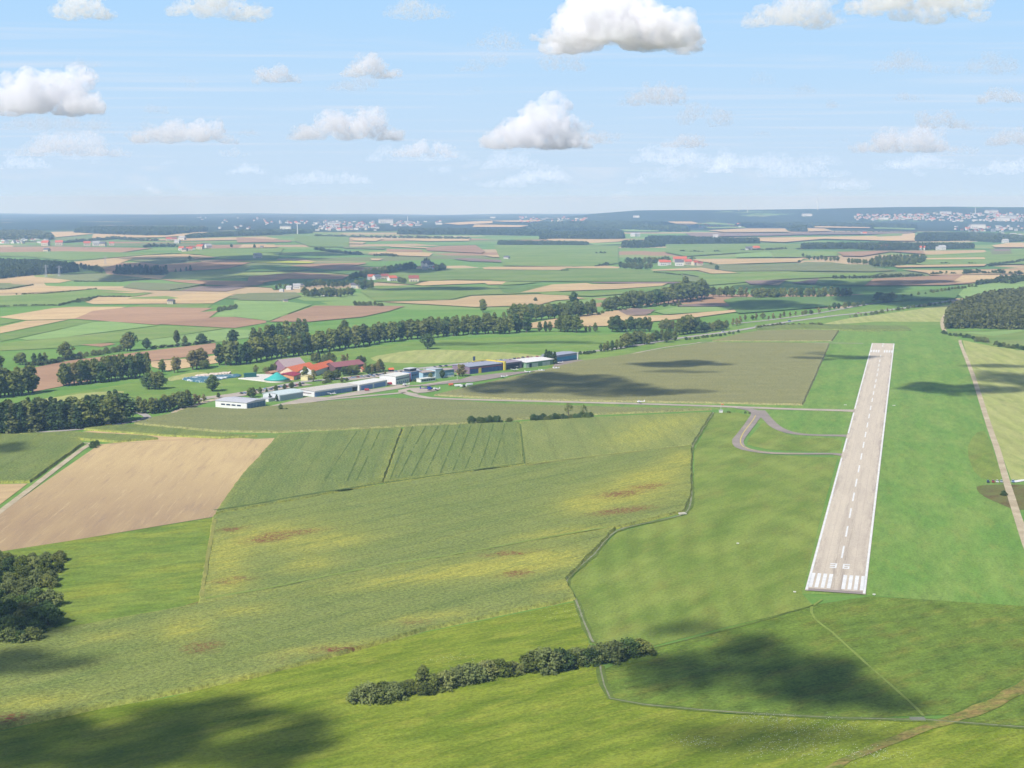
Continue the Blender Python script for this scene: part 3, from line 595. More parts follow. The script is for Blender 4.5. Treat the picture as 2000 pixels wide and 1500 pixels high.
CL = [ # centre x, base y, width, height, density, erosion, label
 (1215, 100, 320, 118, 1.0, .36, 'largest bright white cumulus at the top centre'), (1540, 57, 180, 68, .7, .40, 'rounded cloud at the top right of the big cumulus'), (1768, 42, 300, 74, .8, .40, 'wide grey-based cloud cut by the top edge at right'),
 (185, 46, 110, 56, .6, .42, 'soft cloud cut by the top edge at far left'), (448, 44, 190, 66, .7, .40, 'broad cloud cut by the top edge at left'), (822, 48, 130, 48, .4, .44, 'faint cloud at the top left of the big cumulus'), (965, 103, 110, 38, .28, .45, 'thin pale cloud left of the big cumulus'),
 (733, 156, 105, 46, .7, .40, 'small bright puff in the upper left centre'), (92, 224, 240, 82, 1.0, .38, 'large towered cloud at the left edge'), (545, 167, 90, 40, .6, .40, 'small puff above the left centre'), (385, 177, 150, 24, .25, .44, 'thin flat cloud left of the small puff'),
 (362, 280, 200, 50, .9, .38, 'elongated bright cloud in the left middle'), (678, 274, 228, 60, .9, .38, 'long white cloud left of the centre'), (1045, 290, 190, 92, 1.0, .38, 'tall two-humped cloud at the centre'), (830, 308, 120, 36, .8, .39, 'small flat cloud below the centre'),
 (150, 306, 210, 48, .8, .40, 'long low cloud at the left'), (45, 330, 120, 26, .5, .43, 'low grey cloud at the left edge'), (1275, 208, 120, 48, .45, .43, 'ragged cloud right of the centre'), (1345, 249, 350, 44, .5, .42, 'long thin grey cloud right of the centre'),
 (1755, 148, 130, 38, .3, .45, 'faint grey cloud at the upper right'), (1748, 298, 200, 52, .8, .39, 'bright low cloud at the right'), (1805, 254, 150, 38, .5, .41, 'puff above the bright low cloud at right'), (1936, 205, 84, 30, .6, .41, 'small puff at the right edge'),
 (1757, 201, 60, 20, .5, .43, 'tiny puff at the upper right'), (1335, 290, 95, 28, .6, .41, 'small low puff right of the centre'), (1188, 284, 120, 24, .5, .42, 'flat low cloud right of the two-humped cloud'), (1402, 338, 50, 22, .6, .40, 'tiny oblique puff near the horizon'),
 (1308, 322, 66, 18, .5, .42, 'tiny flat puff below the centre right'), (425, 308, 160, 24, .5, .42, 'low flat cloud below the elongated one'), (480, 338, 60, 16, .5, .42, 'tiny cloud in the lower left sky'), (1860, 306, 140, 26, .5, .42, 'low flat cloud at the right'),
 (1955, 286, 90, 38, .5, .42, 'grey puff at the right edge'), (1620, 322, 80, 14, .5, .42, 'thin low cloud at the lower right'), (1780, 346, 130, 14, .45, .42, 'very thin cloud low at the right'), (1090, 348, 110, 13, .45, .42, 'very thin cloud low at the centre'), (900, 354, 60, 10, .4, .42, 'tiny streak low left of the centre'),
 (1490, 268, 60, 14, .4, .43, 'tiny flat puff at the centre right'), (1800, 320, 150, 16, .5, .42, 'long thin cloud under the bright low cloud'), (1480, 170, 50, 28, .25, .45, 'faint grey wisp at the upper centre right'), (1650, 345, 80, 12, .45, .42, 'thin streak low at the right'),
 (300, 378, 50, 14, .35, .42, 'pale puff on the left horizon'), (1120, 396, 90, 16, .3, .43, 'pale puff on the centre horizon'), (1210, 392, 50, 20, .3, .43, 'second pale puff on the centre horizon'), (380, 388, 40, 18, .3, .43, 'pale wisp near the left horizon'), (850, 392, 60, 16, .3, .43, 'pale wisp near the centre horizon'), (490, 268, 50, 16, .4, .42, 'tiny puff right of the elongated cloud'), (200, 322, 50, 10, .4, .42, 'tiny streak under the long low cloud')]
rc = random.Random(77); names_ = []
for i in range(56):
    by = rc.choice((150, 190, 230, 262, 285, 305, 322, 338, 350, 362)) + rc.uniform(-10, 10); W_ = rc.uniform(55, 190) * (by / 300) ** -.2; cx = rc.uniform(0, 2000)
    CL.append((cx, by, W_, W_ * rc.uniform(.13, .24), rc.uniform(.22, .44), rc.uniform(.37, .42), f'faint broken wisp of cloud, {"high" if by < 240 else "midway" if by < 310 else "low"} in the sky, {ordw(i + 1)} of the wisps'))
for i, (cx, by, W, Hh, dn, er, lb) in enumerate(CL):
    el = max(12, YH - by) / F; d = min(52000, 900 / el); k = d / F
    z = H + (YH - by) * k * 1.0
    Wm, Hm = W * k * 1.1, Hh * k * 1.08
    mat = cloudmat('cloud_vapour', dn * (.021 if W > 170 or 'wisp' in lb else .036) * 9000 / d * (1.0 if d < 30000 else .8), Hm, er)
    o = remesh(puff(Wm, Hm, min(Wm, 1400), min(26, int(10 + W / 14)), 40 + i), Hm / (30 if W > 100 else 20), mat, ((cx - 1000) * k, d, z - Hm * .1), 'cloud', Hm)
    tag(o, lb, 'cloud', 'fair-weather clouds')
# clouds overhead, outside the picture, whose shadows lie on the land
def shade(cx, cy, hw_, hh_, n, dens, seed, label, alt=850, thick=.5):
    c = P(cx, cy); a = P(cx - hw_, cy); b = P(cx + hw_, cy); W = (b - a).length; D = P(cx, cy - hh_).y - P(cx, cy + hh_).y
    r = random.Random(seed); bm = bmesh.new(); T = min(W, D) * thick; T = max(30, min(150, T))
    for i in range(n):
        t = (i + .5) / n * 2 - 1; e = math.sqrt(max(.05, 1 - t * t)); rr = r.uniform(.5, .95) * e
        bmesh.ops.create_icosphere(bm, subdivisions=3, radius=1, matrix=Matrix.Translation((t * W * .42, r.uniform(-.22, .22) * D * e, 0)) @ Matrix.Diagonal((W / n * 1.15, D * .42 * rr, T * .5 * rr, 1)))
    me = bpy.data.meshes.new('cloud'); bm.to_mesh(me); bm.free()
    m = cloudmat('passing_cloud_vapour', dens * 60 / T * .085, min(W, D) * .8, .36)
    loc = c + SD * (alt / SD.z)
    return tag(remesh(me, max(3, min(W, D) / 28), m, loc), label, 'cloud', 'clouds overhead casting shadows')
SH = [(130, 1470, 330, 95, 7, 1.5, 'first'), (545, 1460, 115, 80, 5, 1.1, 'x'), (420, 1395, 160, 42, 5, 1.1, 'x'), (1430, 1300, 250, 78, 7, 1.4, 'x'), (1640, 1365, 150, 40, 4, 1.0, 'x'), (1350, 1228, 70, 22, 3, .7, 'x'), (1500, 1430, 260, 40, 5, .5, 'x'), (1100, 752, 175, 32, 6, 1.6, 'x'), (1230, 770, 150, 10, 4, .9, 'x'), (1325, 713, 100, 8, 5, 1.4, 'x'), (1330, 728, 70, 5, 4, .5, 'x'), (1665, 697, 50, 5, 3, .9, 'x'), (1590, 702, 36, 5, 3, .8, 'x'), (1600, 694, 30, 4, 3, .3, 'x'),
      (1880, 762, 120, 20, 6, 1.3, 'x'), (2020, 745, 110, 30, 6, 1.0, 'x'), (1950, 716, 60, 5, 3, .7, 'x'), (330, 528, 200, 20, 7, .8, 'x'), (560, 545, 160, 16, 6, .8, 'x'), (440, 506, 200, 8, 6, .7, 'x'), (650, 525, 110, 10, 5, .8, 'x'), (800, 528, 80, 12, 5, .8, 'x'), (620, 496, 100, 5, 4, .6, 'x'), (860, 566, 130, 4, 5, .7, 'x'), (1600, 560, 170, 16, 7, .9, 'x'), (1750, 585, 120, 14, 6, .8, 'x'), (1490, 598, 110, 10, 5, .7, 'x'), (1770, 552, 90, 5, 4, .7, 'x'),
      (10, 880, 40, 12, 3, .8, 'x'), (40, 1310, 150, 40, 4, 1.0, 'x'), (40, 1225, 110, 50, 4, 1.3, 'x'), (1080, 670, 110, 4, 4, .6, 'x'), (900, 672, 80, 5, 4, .4, 'x'), (130, 610, 1, 1, 1, 0, '')]
SHL = ['over the foreground meadow', 'over the lower left corner', 'over the maize corner', 'over the tussock meadow', 'over the worn grass line', 'over the hedge end', 'over the flowering grass', 'over the bleached maize', 'over the maize foot', 'over the maize back', 'over the maize middle', 'over the far runway end', 'over the runway strip', 'over the strip edge', 'over the right airfield grass', 'over the mown field', 'over the path head', 'over the left plain', 'over the spruce clump', 'over the left slope', 'over the dark belt', 'over the manor', 'over the green slope', 'over the hamlet meadow', 'over the shaded tree row', 'over the round copse', 'over the scrub fields', 'over the violet field', 'over the left maize', 'over the lower maize band', 'over the left thicket', 'over the highway meadow', 'over the poplar meadow']
for i, s in enumerate(SH[:-1]):
    shade(s[0], s[1], s[2], s[3] * (1.2 if s[1] < 620 else 1), s[4], s[5] * (1.8 if s[1] < 620 else 1), 900 + i, 'small drifting cloud high overhead ' + SHL[i])
# ------------------------------------------------------------------ maize
def C(ol, m, label, h=1.9, rnd=0, grid=None):
    return tag(crop('maize_field', ol, M[m], h, grid, rnd), label, 'maize')
C('F -60,852 33,851 150,856 163,868 110,905 58,943 0,944 -60,946', 'maizer', 'dark green maize left of the farm track')
C('F 38,850 130,846 286,854 308,858 230,865 196,862 120,857', 'maizer', 'thin maize strip above the farm track')
C('F 165,840 210,834 262,832 430,849 500,854 430,857 330,853 220,845', 'maizer', 'narrow maize strip above the tan stubble strip')
C('F 264,829 300,818 345,808 366,800 403,799 480,802 520,797 600,790 700,783 740,780 800,781 1000,792 1240,799 1388,801 1280,806 1150,811 920,827 700,838 540,846 430,844', 'maizeo', 'broad olive maize field in front of the hangars')
C('F 545,852 784,838 762,900 746,944 600,975 422,1005 470,935', 'maizer', 'left block of the striped maize fields')
C('F 790,837 1013,827 1018,860 1023,908 880,928 752,945 768,898', 'maizer', 'middle block of the striped maize fields')
C('F 1016,827 1165,818 1390,808 1366,846 1350,872 1240,884 1120,898 1026,911 1021,868', 'maizeu', 'upper yellow-green maize field above the rusty patches', grid=(8, 8))
C('F 1026,912 1120,899 1240,885 1350,873 1349,966 1334,1001 1200,1033 960,1078 700,1128 390,1184 404,1100 419,1010 600,978 750,950 900,929', 'maize', 'huge maize field with yellow and rust-brown patches in the centre', grid=(7, 7))
C('F 0,1255 120,1234 390,1184.5 700,1128.5 960,1078.5 1200,1034 1103,1135 1122,1172 960,1205 830,1232 640,1286 480,1328 330,1358 200,1382 0,1424 -160,1460 -160,1290', 'maize', 'lower maize band crossing above the foreground meadow', grid=(7, 7))
C('F 850,773 960,748 1040,730 1130,708 1230,694 1385,671 1500,671 1619,673 1592,735 1566,792 1430,789 1200,785 1000,781', 'maizef', 'large pale olive maize field beside the runway')
C('F 1392,667 1440,655 1482,648 1560,646 1638,647 1624,667 1500,667', 'maizef', 'small olive maize field beyond the narrow road')
C('F 1476,641 1540,638 1600,636 1660,638 1770,640 1778,646 1700,648 1560,645 1480,646', 'maizer', 'long dark strip of tall crop beyond the maize', 3.2, 0, (12, 12))

M['sprtrk'] = land('painted_gap_shade', (104, 124, 66), (114, 132, 70), 20, .1, 1, .9, finevar=.3)  # shade of the crop gaps, painted as dark ribbons over the maize
M['drystrip'] = land('dry_crop_margin', (172, 168, 92), (150, 154, 84), 20, .1, 1, .9, finevar=.35)
def trk(line, w, m, label, z=2.05): return tag(ribbon('tractor_track', line, w, M[m], z, jit=.3), label, 'track')
for i, (a, b) in enumerate(((1015, 905), (1080, 945), (1140, 1008), (1190, 1078), (1245, 1150), (1300, 1212), (1350, 1272), (1410, 1340), (1465, 1400))):
    trk(f'V {a},{192 + i * -1.5} {(a + b) / 2 - 4},{322 - i * 2} {b},{455 - i * 9}', .9, 'sprtrk', f'dark tractor track in the middle striped maize, {ordw(i + 1)} from the left')
for i, (a, b) in enumerate(((855, 740), (800, 695), (745, 585))): trk(f'V {a},215 {(a + b) / 2 + 4},330 {b},460', .9, 'sprtrk', f'dark tractor track in the left striped maize, {ordw(i + 1)} from the right')
trk('V 45,606 240,575 500,528 700,498 870,473 1150,432 1400,395 1562,375', 2.6, 'sprtrk', 'dark painted shade along the edge below the striped maize blocks')  # no track here: crop-edge shade painted as a dark ribbon
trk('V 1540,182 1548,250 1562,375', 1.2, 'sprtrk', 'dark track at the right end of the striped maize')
trk('F 1030,914 1120,901 1240,887 1346,875', 1.6, 'drystrip', 'yellowish margin between upper and huge maize field')
trk('F 420,1020 405,1100 394,1172', 2.2, 'drystrip', 'yellowish dry margin at the left end of the huge maize')
# ------------------------------------------------------------------ ways
def Rb(name, line, w, m, off, label, cat='road', kind='structure'):
    return tag(ribbon(name, line, w, M[m], off, kind=kind, jit=.35 if m in ('dirt', 'bank', 'trk', 'ditch') else .04), label, cat)
Rb('gravel_path', 'U 405,315 412,345 480,520 570,800 625,960 680,1150 780,1465 830,1600', [4, 4.4, 4.8, 4.8, 4.8, 4.8, 5, 5], 'path', .34, 'pale gravel path running along the airfield edge', 'path')
Rb('gravel_path', 'U 320,165 303,200 303,235 315,262', 6, 'path', .34, 'short gravel path beside the spruce forest edge', 'path')
Rb('paved_strip', 'F 1978,942 1996,939 2030,937', 5, 'white', .4, 'white paved strip beside the parked cars', 'pavement')
Rb('farm_track', 'F -60,1044 0,1000 62,953 120,908 160,878 178,866 164,866', [4.5, 4.5, 4.5, 4.5, 4.5, 4.5, 3], 'path', .36, 'pale farm track climbing beside the harrowed field', 'path')
Rb('country_road', 'F -80,858 0,852 80,845 166,838 230,829 268,822 288,815 270,806 246,803', 7, 'road', .36, 'grey country road below the fir belt')
Rb('country_road', 'F 268,822 300,816 332,811', 6, 'road', .40, 'grey road branch towards the white hangar')
Rb('access_road', 'F 336,811 352,801 374,794 402,785 430,779', 8, 'path', .36, 'pale access road leading to the white hangar')
Rb('highway', 'F 246,803 330,792 406,778 480,768 580,748 640,742 740,731 800,722 850,717 930,708 1050,698 1130,690 1230,677 1320,662 1440,646 1520,632 1600,621 1640,616', 11, 'road', .4, 'grey highway running past the airport buildings')
Rb('highway', 'F 1640,616 1700,610 1760,603 1830,592 1872,586', 11, 'road', .4, 'grey highway past the striped meadow')
Rb('highway', 'F 1430,633 1500,626 1600,612 1700,594 1800,580 1900,566 1960,557 2000,560', 8, 'road', .42, 'second carriageway of the highway lined with bushes')
Rb('car_park', 'G 260,588 500,560 800,510 1100,462 1200,452', 22, 'asphl', .46, 'beige car park behind the white hangars', 'car park')
Rb('car_park', 'G 1540,408 1750,385 1980,360 2140,338 2300,318', 26, 'asphl', .46, 'beige car park behind the blue-doored hangar', 'car park')
Rb('narrow_road', 'I 600,722 800,682 1000,640 1200,605 1390,580 1450,572 1750,578 2100,578 2500,580 2640,582', 4.5, 'asphl', .38, 'narrow road between the two olive maize fields')
Rb('taxiway', 'F 812,771 790,767 786,763 800,760 830,758', 9, 'asphl', .36, 'taxiway end beside the helicopter pad', 'taxiway')
Rb('taxiway', 'F 790,767 820,775 860,779 1000,783 1240,789 1400,794 1475,797 1560,800 1640,802 1668,803', [10, 11, 11, 11, 11, 11, 12, 11, 12, 16], 'asphl', .38, 'long pale taxiway from the apron to the runway', 'taxiway')
Rb('taxiway', 'F 1440,797 1462,800 1478,807 1470,822 1452,846 1441,862 1447,874 1470,881 1510,886 1570,887 1625,887 1646,889', [8, 10, 11, 9.5, 9, 9.5, 9, 8.5, 8, 7, 7, 11], 'asph', .42, 'grey taxiway loop with yellow centre line', 'taxiway')
Rb('taxiway', 'F 1484,802 1500,820 1518,836 1545,846 1580,850 1620,851 1658,852', [10, 9, 9, 9, 8, 8, 12], 'asph', .40, 'grey taxiway curving from the fork to the runway', 'taxiway')
Rb('taxiway_line', 'F 1476,812 1470,822 1452,846 1446,862 1452,873 1475,881 1510,886 1570,887', .9, 'ylw', .46, 'thin yellow line on the grey taxiway loop', 'marking')
Rb('taxiway', 'F 480,800 540,794 600,786 660,779 760,770 790,767', 8, 'asphl', .38, 'taxiway strip in front of the blue-doored hangars', 'taxiway')
Rb('taxiway', 'F 725,753 760,752 800,754 830,752 870,746 900,742', 8, 'asphl', .38, 'pale taxiway past the white airport buildings', 'taxiway')
L('apron', 'H 860,330 1130,300 1300,288 1420,285 1300,305 1080,345 900,375 690,390 560,402 480,415 440,405 600,385 780,355', 'asph', .48, 'grey aircraft apron before the yellow-framed hangar', 0, 'apron')
L('apron', 'H 1590,212 1790,188 1900,200 1750,235 1660,245 1560,255', 'asph', .48, 'small apron before the teal-doored hangar', 0, 'apron')
L('apron', 'F 490,802 525,794 560,786 600,776 640,776 700,764 790,752 800,756 700,772 620,782 560,794', 'asphl', .34, 'paved strip before the blue hangar doors', 0, 'apron')
Rb('apron_road', 'H 1400,286 1600,262 1700,240 1890,205 2000,190', 7, 'asphl', .5, 'narrow paved way linking the two aprons')
L('helipad', 'H 340,440 420,428 560,430 620,436 560,455 480,468 400,472', 'asphl', .5, 'pale paved pad under the blue helicopter', 1, 'helipad')
L('concrete_square', 'G 2080,420 2200,408 2260,418 2120,430', 'asphl', .52, 'pale paved square before the white terminal block', 0, 'pavement')
L('tussock_meadow', 'F 1850,1401 2000,1330 2120,1277 2400,1300 2400,1444 2150,1435 1800,1409', 'rough2', .2, 'tussock grassland between brown track and ditch', 0, 'meadow')
# ditch with its banks, and tracks in the grass
DL = 'F 1394,806 1375,834 1350,880 1350,930 1350,975 1338,1003 1290,1017 1205,1038 1160,1084 1107,1135 1124,1172 1140,1215 1158,1256'
Rb('ditch_bank', DL, 3.6, 'bank', .42, 'grassy bank of the crooked airfield ditch', 'ditch')
Rb('ditch', DL, 1.1, 'ditch', .5, 'pale crooked ditch between maize and airfield meadow', 'ditch')
DL2 = 'F 1172,1302 1180,1340 1192,1366 1260,1378 1420,1392 1600,1402 1760,1407 1800,1407 2000,1422 2150,1430'
Rb('ditch_bank', DL2, 3.4, 'bank', .42, 'grassy bank of the ditch in the foreground meadow', 'ditch')
Rb('ditch', DL2, .8, 'ditch', .5, 'narrow ditch curving through the foreground meadow', 'ditch')
M['trk'] = land('worn_grass', (154, 172, 88), (144, 164, 80), 20, .1, 1, .9, finevar=.2)
Rb('grass_track', 'F 1605,1172 1585,1186 1592,1210 1625,1236 1660,1268 1720,1322 1775,1370 1803,1400', 1.2, 'trk', .4, 'pale worn line in the grass leading to the threshold', 'path')
Rb('grass_track', 'F 1270,1268 1420,1232 1510,1207 1590,1183', 1.0, 'bank', .4, 'dark thin line in the grass towards the threshold', 'path')
Rb('dirt_track', 'F 2120,1290 2000,1345 1920,1385 1840,1412 1760,1442 1690,1470 1620,1506 1560,1560', [9, 8, 7, 6, 5, 4, 4, 4], 'dirt', .44, 'brown dirt track crossing the lower right corner', 'path')
Rb('field_edge', 'Q 300,1480 500,1460 900,1390 1160,1340 1400,1272', 1.6, 'dirt', .5, 'brown field edge above the lower maize band', 'path')
Rb('grass_track', 'V 0,1040 300,990 640,920 940,865 1200,825 1400,790 1700,735 1960,690', 2.2, 'trk', 2.05, 'pale drill gap between the two yellowing maize fields', 'path')

# ------------------------------------------------------------------ runway, built in its own axes
rn = (P(1572, 1157) + P(1690, 1160)) / 2; rf = (P(1702, 671) + P(1748, 671)) / 2
rv = (rf - rn); RL = rv.length; rv.normalize(); RWD = (P(1690, 1160) - P(1572, 1157)).length
ra = math.atan2(rv.y, rv.x)
print('runway', RL, RWD, math.degrees(ra), (P(1748, 671) - P(1702, 671)).length)
t = NT('runway_concrete')
g = t.new('ShaderNodeTexCoord')
def ocoord(sx, sy):
    v = t.new('ShaderNodeVectorMath', operation='MULTIPLY'); t.link(g.outputs['Object'], v.inputs[0]); v.inputs[1].default_value = (sx, sy, 1); return v.outputs[0]
n1 = t.noise(ocoord(.02, .3), 1, 5, .6); n2 = t.noise(ocoord(.05, .5), 1, 5, .75); n3 = t.noise(ocoord(.6, .6), 1, 3, .7)
c = t.mix(t.map(n1, .35, .65), lin(232, 218, 198), lin(220, 206, 188)); c = t.mix(t.map(n2, .58, .78, 0, .55), c, lin(178, 162, 150))
sx = t.new('ShaderNodeSeparateXYZ'); t.link(g.outputs['Object'], sx.inputs[0])
jn = t.math('ABSOLUTE', t.math('SUBTRACT', t.math('FRACT', t.math('DIVIDE', t.math('ADD', sx.outputs[1], 15), 7.5)), .5))
c = t.mix(t.map(jn, .475, .495, 0, .35), c, lin(170, 152, 140))
ed = t.map(t.math('ABSOLUTE', sx.outputs[1]), 9, 14.5); c = t.mix(t.math('MULTIPLY', ed, t.map(t.noise(ocoord(.03, .3), 1, 4, .7), .45, .62)), c, lin(176, 162, 152))
tym = t.math('MULTIPLY', t.map(t.math('ABSOLUTE', t.math('SUBTRACT', t.math('ABSOLUTE', sx.outputs[1]), 2.4)), .3, 2.6, 1, 0, True), t.map(sx.outputs[0], 40, 420, .5, .08)); tym = t.math('MULTIPLY', tym, t.map(t.noise(ocoord(.03, 1.2), 1, 4, .7), .4, .62))
c = t.mix(tym, c, lin(128, 116, 110)); pt = t.noise(ocoord(.012, .09), 1, 2, .5); c = t.mix(t.map(pt, .6, .62, 0, .22), c, lin(196, 182, 168))
q = t.new('ShaderNodeVectorMath', operation='SCALE'); t.link(c, q.inputs[0]); t.link(t.map(n3, .3, .7, .93, 1.06), q.inputs['Scale']); t.link(q.outputs[0], t.b.inputs['Base Color'])
root = empty('runway', (rn.x, rn.y, 0), ra); tag(root, 'long pale concrete runway with white markings and number 36', 'runway', kind='structure')
RW = 30.0 * RWD / 30.0
def quad(mb, x0, x1, y0, y1, z): mb.add([(x0, y0, z), (x1, y0, z), (x1, y1, z), (x0, y1, z)], [(0, 1, 2, 3)]); return mb
mb = MB(); n = 60
hw = RWD / 2
for i in range(n): quad(mb, RL * i / n, RL * (i + 1) / n, -hw, hw, .45)
mb.build('runway_surface', t.m, root)
MZ = .52
def mk(name, mb_): return mb_.build(name, M['white'], root)
for s in (-1, 1):
    e = MB(); y = s * (hw - .75)
    segs = [(1.5, RL - 1)] if s < 0 else []
    if s > 0:
        gaps = sorted((P(px, py) - rn).dot(rv) for px, py in ((1665, 803), (1652, 852), (1641, 889)))
        x = 1.5
        for gp in gaps: segs.append((x, gp - 14)); x = gp + 14
        segs.append((x, RL - 1))
    for a, b in segs: quad(e, a, b, y - .6, y + .6, MZ)
    mk('edge_line', e)
for k in range(4):
    for s in (-1, 1):
        y = s * (2.7 + 3.05 * k + .9)
        mk('threshold_stripe', quad(MB(), 7, 36, y - .95, y + .95, MZ)); 
        th = (P(1722, 689) - rn).dot(rv)
        mk('threshold_stripe', quad(MB(), th, th + 29, y - .95, y + .95, MZ))
for py in (696, 705.2, 714, 723.2, 732.8, 744.4, 755.6, 768.5, 782, 797.5, 813.5, 831, 849.9, 870, 892.5, 916.9, 944, 971.8, 1003.4, 1039.3, 1079.6):
    tt = (py - 671) / (1158 - 671); x = (P(1725 + (1631 - 1725) * tt, py) - rn).dot(rv)
    mk('centre_dash', quad(MB(), x - 14.5, x + 14.5, -.5, .5, MZ))
for x in (RL - 9, RL - 38): mk('centre_dash', quad(MB(), x - 8, x + 8, -.9, .9, MZ))
def digit(d, x0, y0, h=10.5, w=3.6, s=2.1):
    """digit strokes, readable when flying up the runway; x runs away from the viewer, y to the left"""
    e = MB(); seg = lambda a, b, c_, d_: quad(e, x0 + a, x0 + b, y0 - d_, y0 - c_, MZ)
    if d == '3':
        for a in (0, h / 2 - s / 2, h - s): seg(a, a + s, 0, w)
        seg(s, h / 2 - s / 2, w - .9, w); seg(h / 2 + s / 2, h - s, w - .9, w)
    if d == '6':
        for a in (0, h / 2 - s / 2, h - s): seg(a, a + s, 0, w)
        seg(s, h / 2 - s / 2, w - .9, w); seg(s, h / 2 - s / 2, 0, .9); seg(h / 2 + s / 2, h - s, 0, .9)
    return e
xd = (P(1640, 1112) - rn).dot(rv)
mk('number_three', digit('3', xd, 5.3)); mk('number_six', digit('6', xd, -1.4))
dk = M['asph']; quad(MB(), 0, 4.5, -hw + 1.6, hw - 1.6, MZ).build('threshold_strip', dk, root)
for o in root.children: o['kind'] = 'structure'
# small white marker boards in the runway strip
mw = plain('white_marker', (240, 240, 225), .6)
for i, (px, py) in enumerate(((1651, 792), (1746, 793), (1441, 1063), (1552, 1158), (1707, 1163), (1300 + 60 * .35, 1140 + 0))):
    if i == 5: continue
    p = P(px, py); r_ = empty('marker_board', p, ra)
    MB().box(-.5, .5, -.7 * (1 + (i < 2)), .7 * (1 + (i < 2)), .5, .8).build('board', mw, r_); MB().box(-.3, .3, -.4, .4, .0, .5).build('base', plain('marker_base', (150, 150, 140)), r_)
    tag(r_, ['low white marker left of the runway by the long taxiway', 'low white marker right of the runway opposite the long taxiway', 'low white marker alone in the rough airfield meadow', 'low white light box at the left corner of the threshold', 'low white light box at the right corner of the threshold'][i], 'marker')
# ------------------------------------------------------------------ trees
def leafmat(name, c1, c2, var=.3):
    t = NT(name)
    g = t.new('ShaderNodeTexCoord'); n = t.noise(g.outputs['Object'], .9, 3, .7)
    ge = t.new('ShaderNodeNewGeometry'); n2 = t.noise(ge.outputs['Position'], .11, 2, .5)
    oi = t.new('ShaderNodeObjectInfo')
    c = t.mix(t.map(n, .3, .7), lin(*c1), lin(*c2))
    c = t.mix(t.map(oi.outputs['Random'], .62, 1, 0, .55), c, lin(146, 142, 82))
    br = t.math('MULTIPLY', t.map(n2, .3, .7, .8, 1.2), t.map(oi.outputs['Random'], 0, 1, 1 - var, 1 + var))
    q = t.new('ShaderNodeVectorMath', operation='SCALE'); t.link(c, q.inputs[0]); t.link(br, q.inputs['Scale']); t.link(q.outputs[0], t.b.inputs['Base Color'])
    t.b.inputs['Roughness'].default_value = .75; t.b.inputs['Specular IOR Level'].default_value = .2
    tr = t.new('ShaderNodeBsdfTranslucent'); t.link(q.outputs[0], tr.inputs['Color']); ms = t.new('ShaderNodeMixShader'); ms.inputs[0].default_value = .28
    t.link(t.b.outputs[0], ms.inputs[1]); t.link(tr.outputs[0], ms.inputs[2]); t.link(ms.outputs[0], t.n['Material Output'].inputs['Surface'])
    return t.m
LM = {'poplar': leafmat('poplar_leaves', (124, 137, 64), (152, 161, 78)), 'broad': leafmat('broadleaf_leaves', (111, 129, 58), (141, 152, 72)), 'conifer': leafmat('spruce_needles', (69, 97, 56), (95, 118, 64)),
      'shrub': leafmat('willow_leaves', (137, 152, 88), (163, 173, 104)), 'pale': leafmat('pale_autumn_leaves', (174, 157, 94), (151, 148, 85)), 'dark': leafmat('dark_leaves', (91, 120, 66), (119, 144, 76)),
      'wood': leafmat('distant_wood_leaves', (91, 108, 58), (117, 129, 68), .1), 'spruce': leafmat('spruce_wood_needles', (90, 109, 62), (115, 131, 73), .05)}
BARK = plain('bark', (110, 96, 80), .9)
def leaves(clumps, per, size, seed, flat=.0):
    """leaf faces: per faces around each clump (x,y,z,r)"""
    rs = np.random.RandomState(seed); c = np.array(clumps); n = len(c) * per
    cc = np.repeat(c, per, axis=0)
    d = rs.normal(size=(n, 3)); d /= np.linalg.norm(d, axis=1)[:, None]
    p = cc[:, :3] + d * cc[:, 3:4] * rs.uniform(.55, 1.05, (n, 1)) * [1, 1, .85]
    nn = d + rs.normal(size=(n, 3)) * .55; nn[:, 2] += flat; nn /= np.linalg.norm(nn, axis=1)[:, None]
    a = np.cross(nn, rs.normal(size=(n, 3))); a /= np.linalg.norm(a, axis=1)[:, None]; b = np.cross(nn, a)
    s = size * rs.uniform(.6, 1.3, (n, 1))
    v = np.stack([p - a * s * .5 - b * s * .35, p + a * s * .5 - b * s * .35, p + a * s * .38 + b * s * .42, p - a * s * .3 + b * s * .42], 1)
    return v.reshape(-1, 3)
def qmesh(name, v, mats, parent=None):
    n = len(v) // 4; me = bpy.data.meshes.new(name); me.vertices.add(n * 4); me.vertices.foreach_set('co', np.ascontiguousarray(v, dtype=np.float32).ravel())
    me.loops.add(n * 4); me.loops.foreach_set('vertex_index', np.arange(n * 4, dtype=np.int32)); me.polygons.add(n); me.polygons.foreach_set('loop_start', np.arange(0, n * 4, 4, dtype=np.int32))
    me.update(calc_edges=True)
    for m in (mats if isinstance(mats, list) else [mats]): me.materials.append(m)
    o = bpy.data.objects.new(name, me); COL.objects.link(o)
    if parent: o.parent = parent
    return o
def env(kind, t):
    if kind == 'poplar': return 2.3 * (math.sin(math.pi * min(1, t * .92 + .12)) ** .6)
    if kind == 'broad': return 3.7 * (math.sin(math.pi * min(1, t * .86 + .14)) ** .55)
    if kind == 'conifer': return 2.3 * (1 - t) ** .85 + .15
    if kind == 'sparse': return 3.4 * math.sin(math.pi * min(1, t * .7 + .25)) ** .7
    return 5.6 * math.sqrt(max(0, 1 - t ** 2.6)) + .3
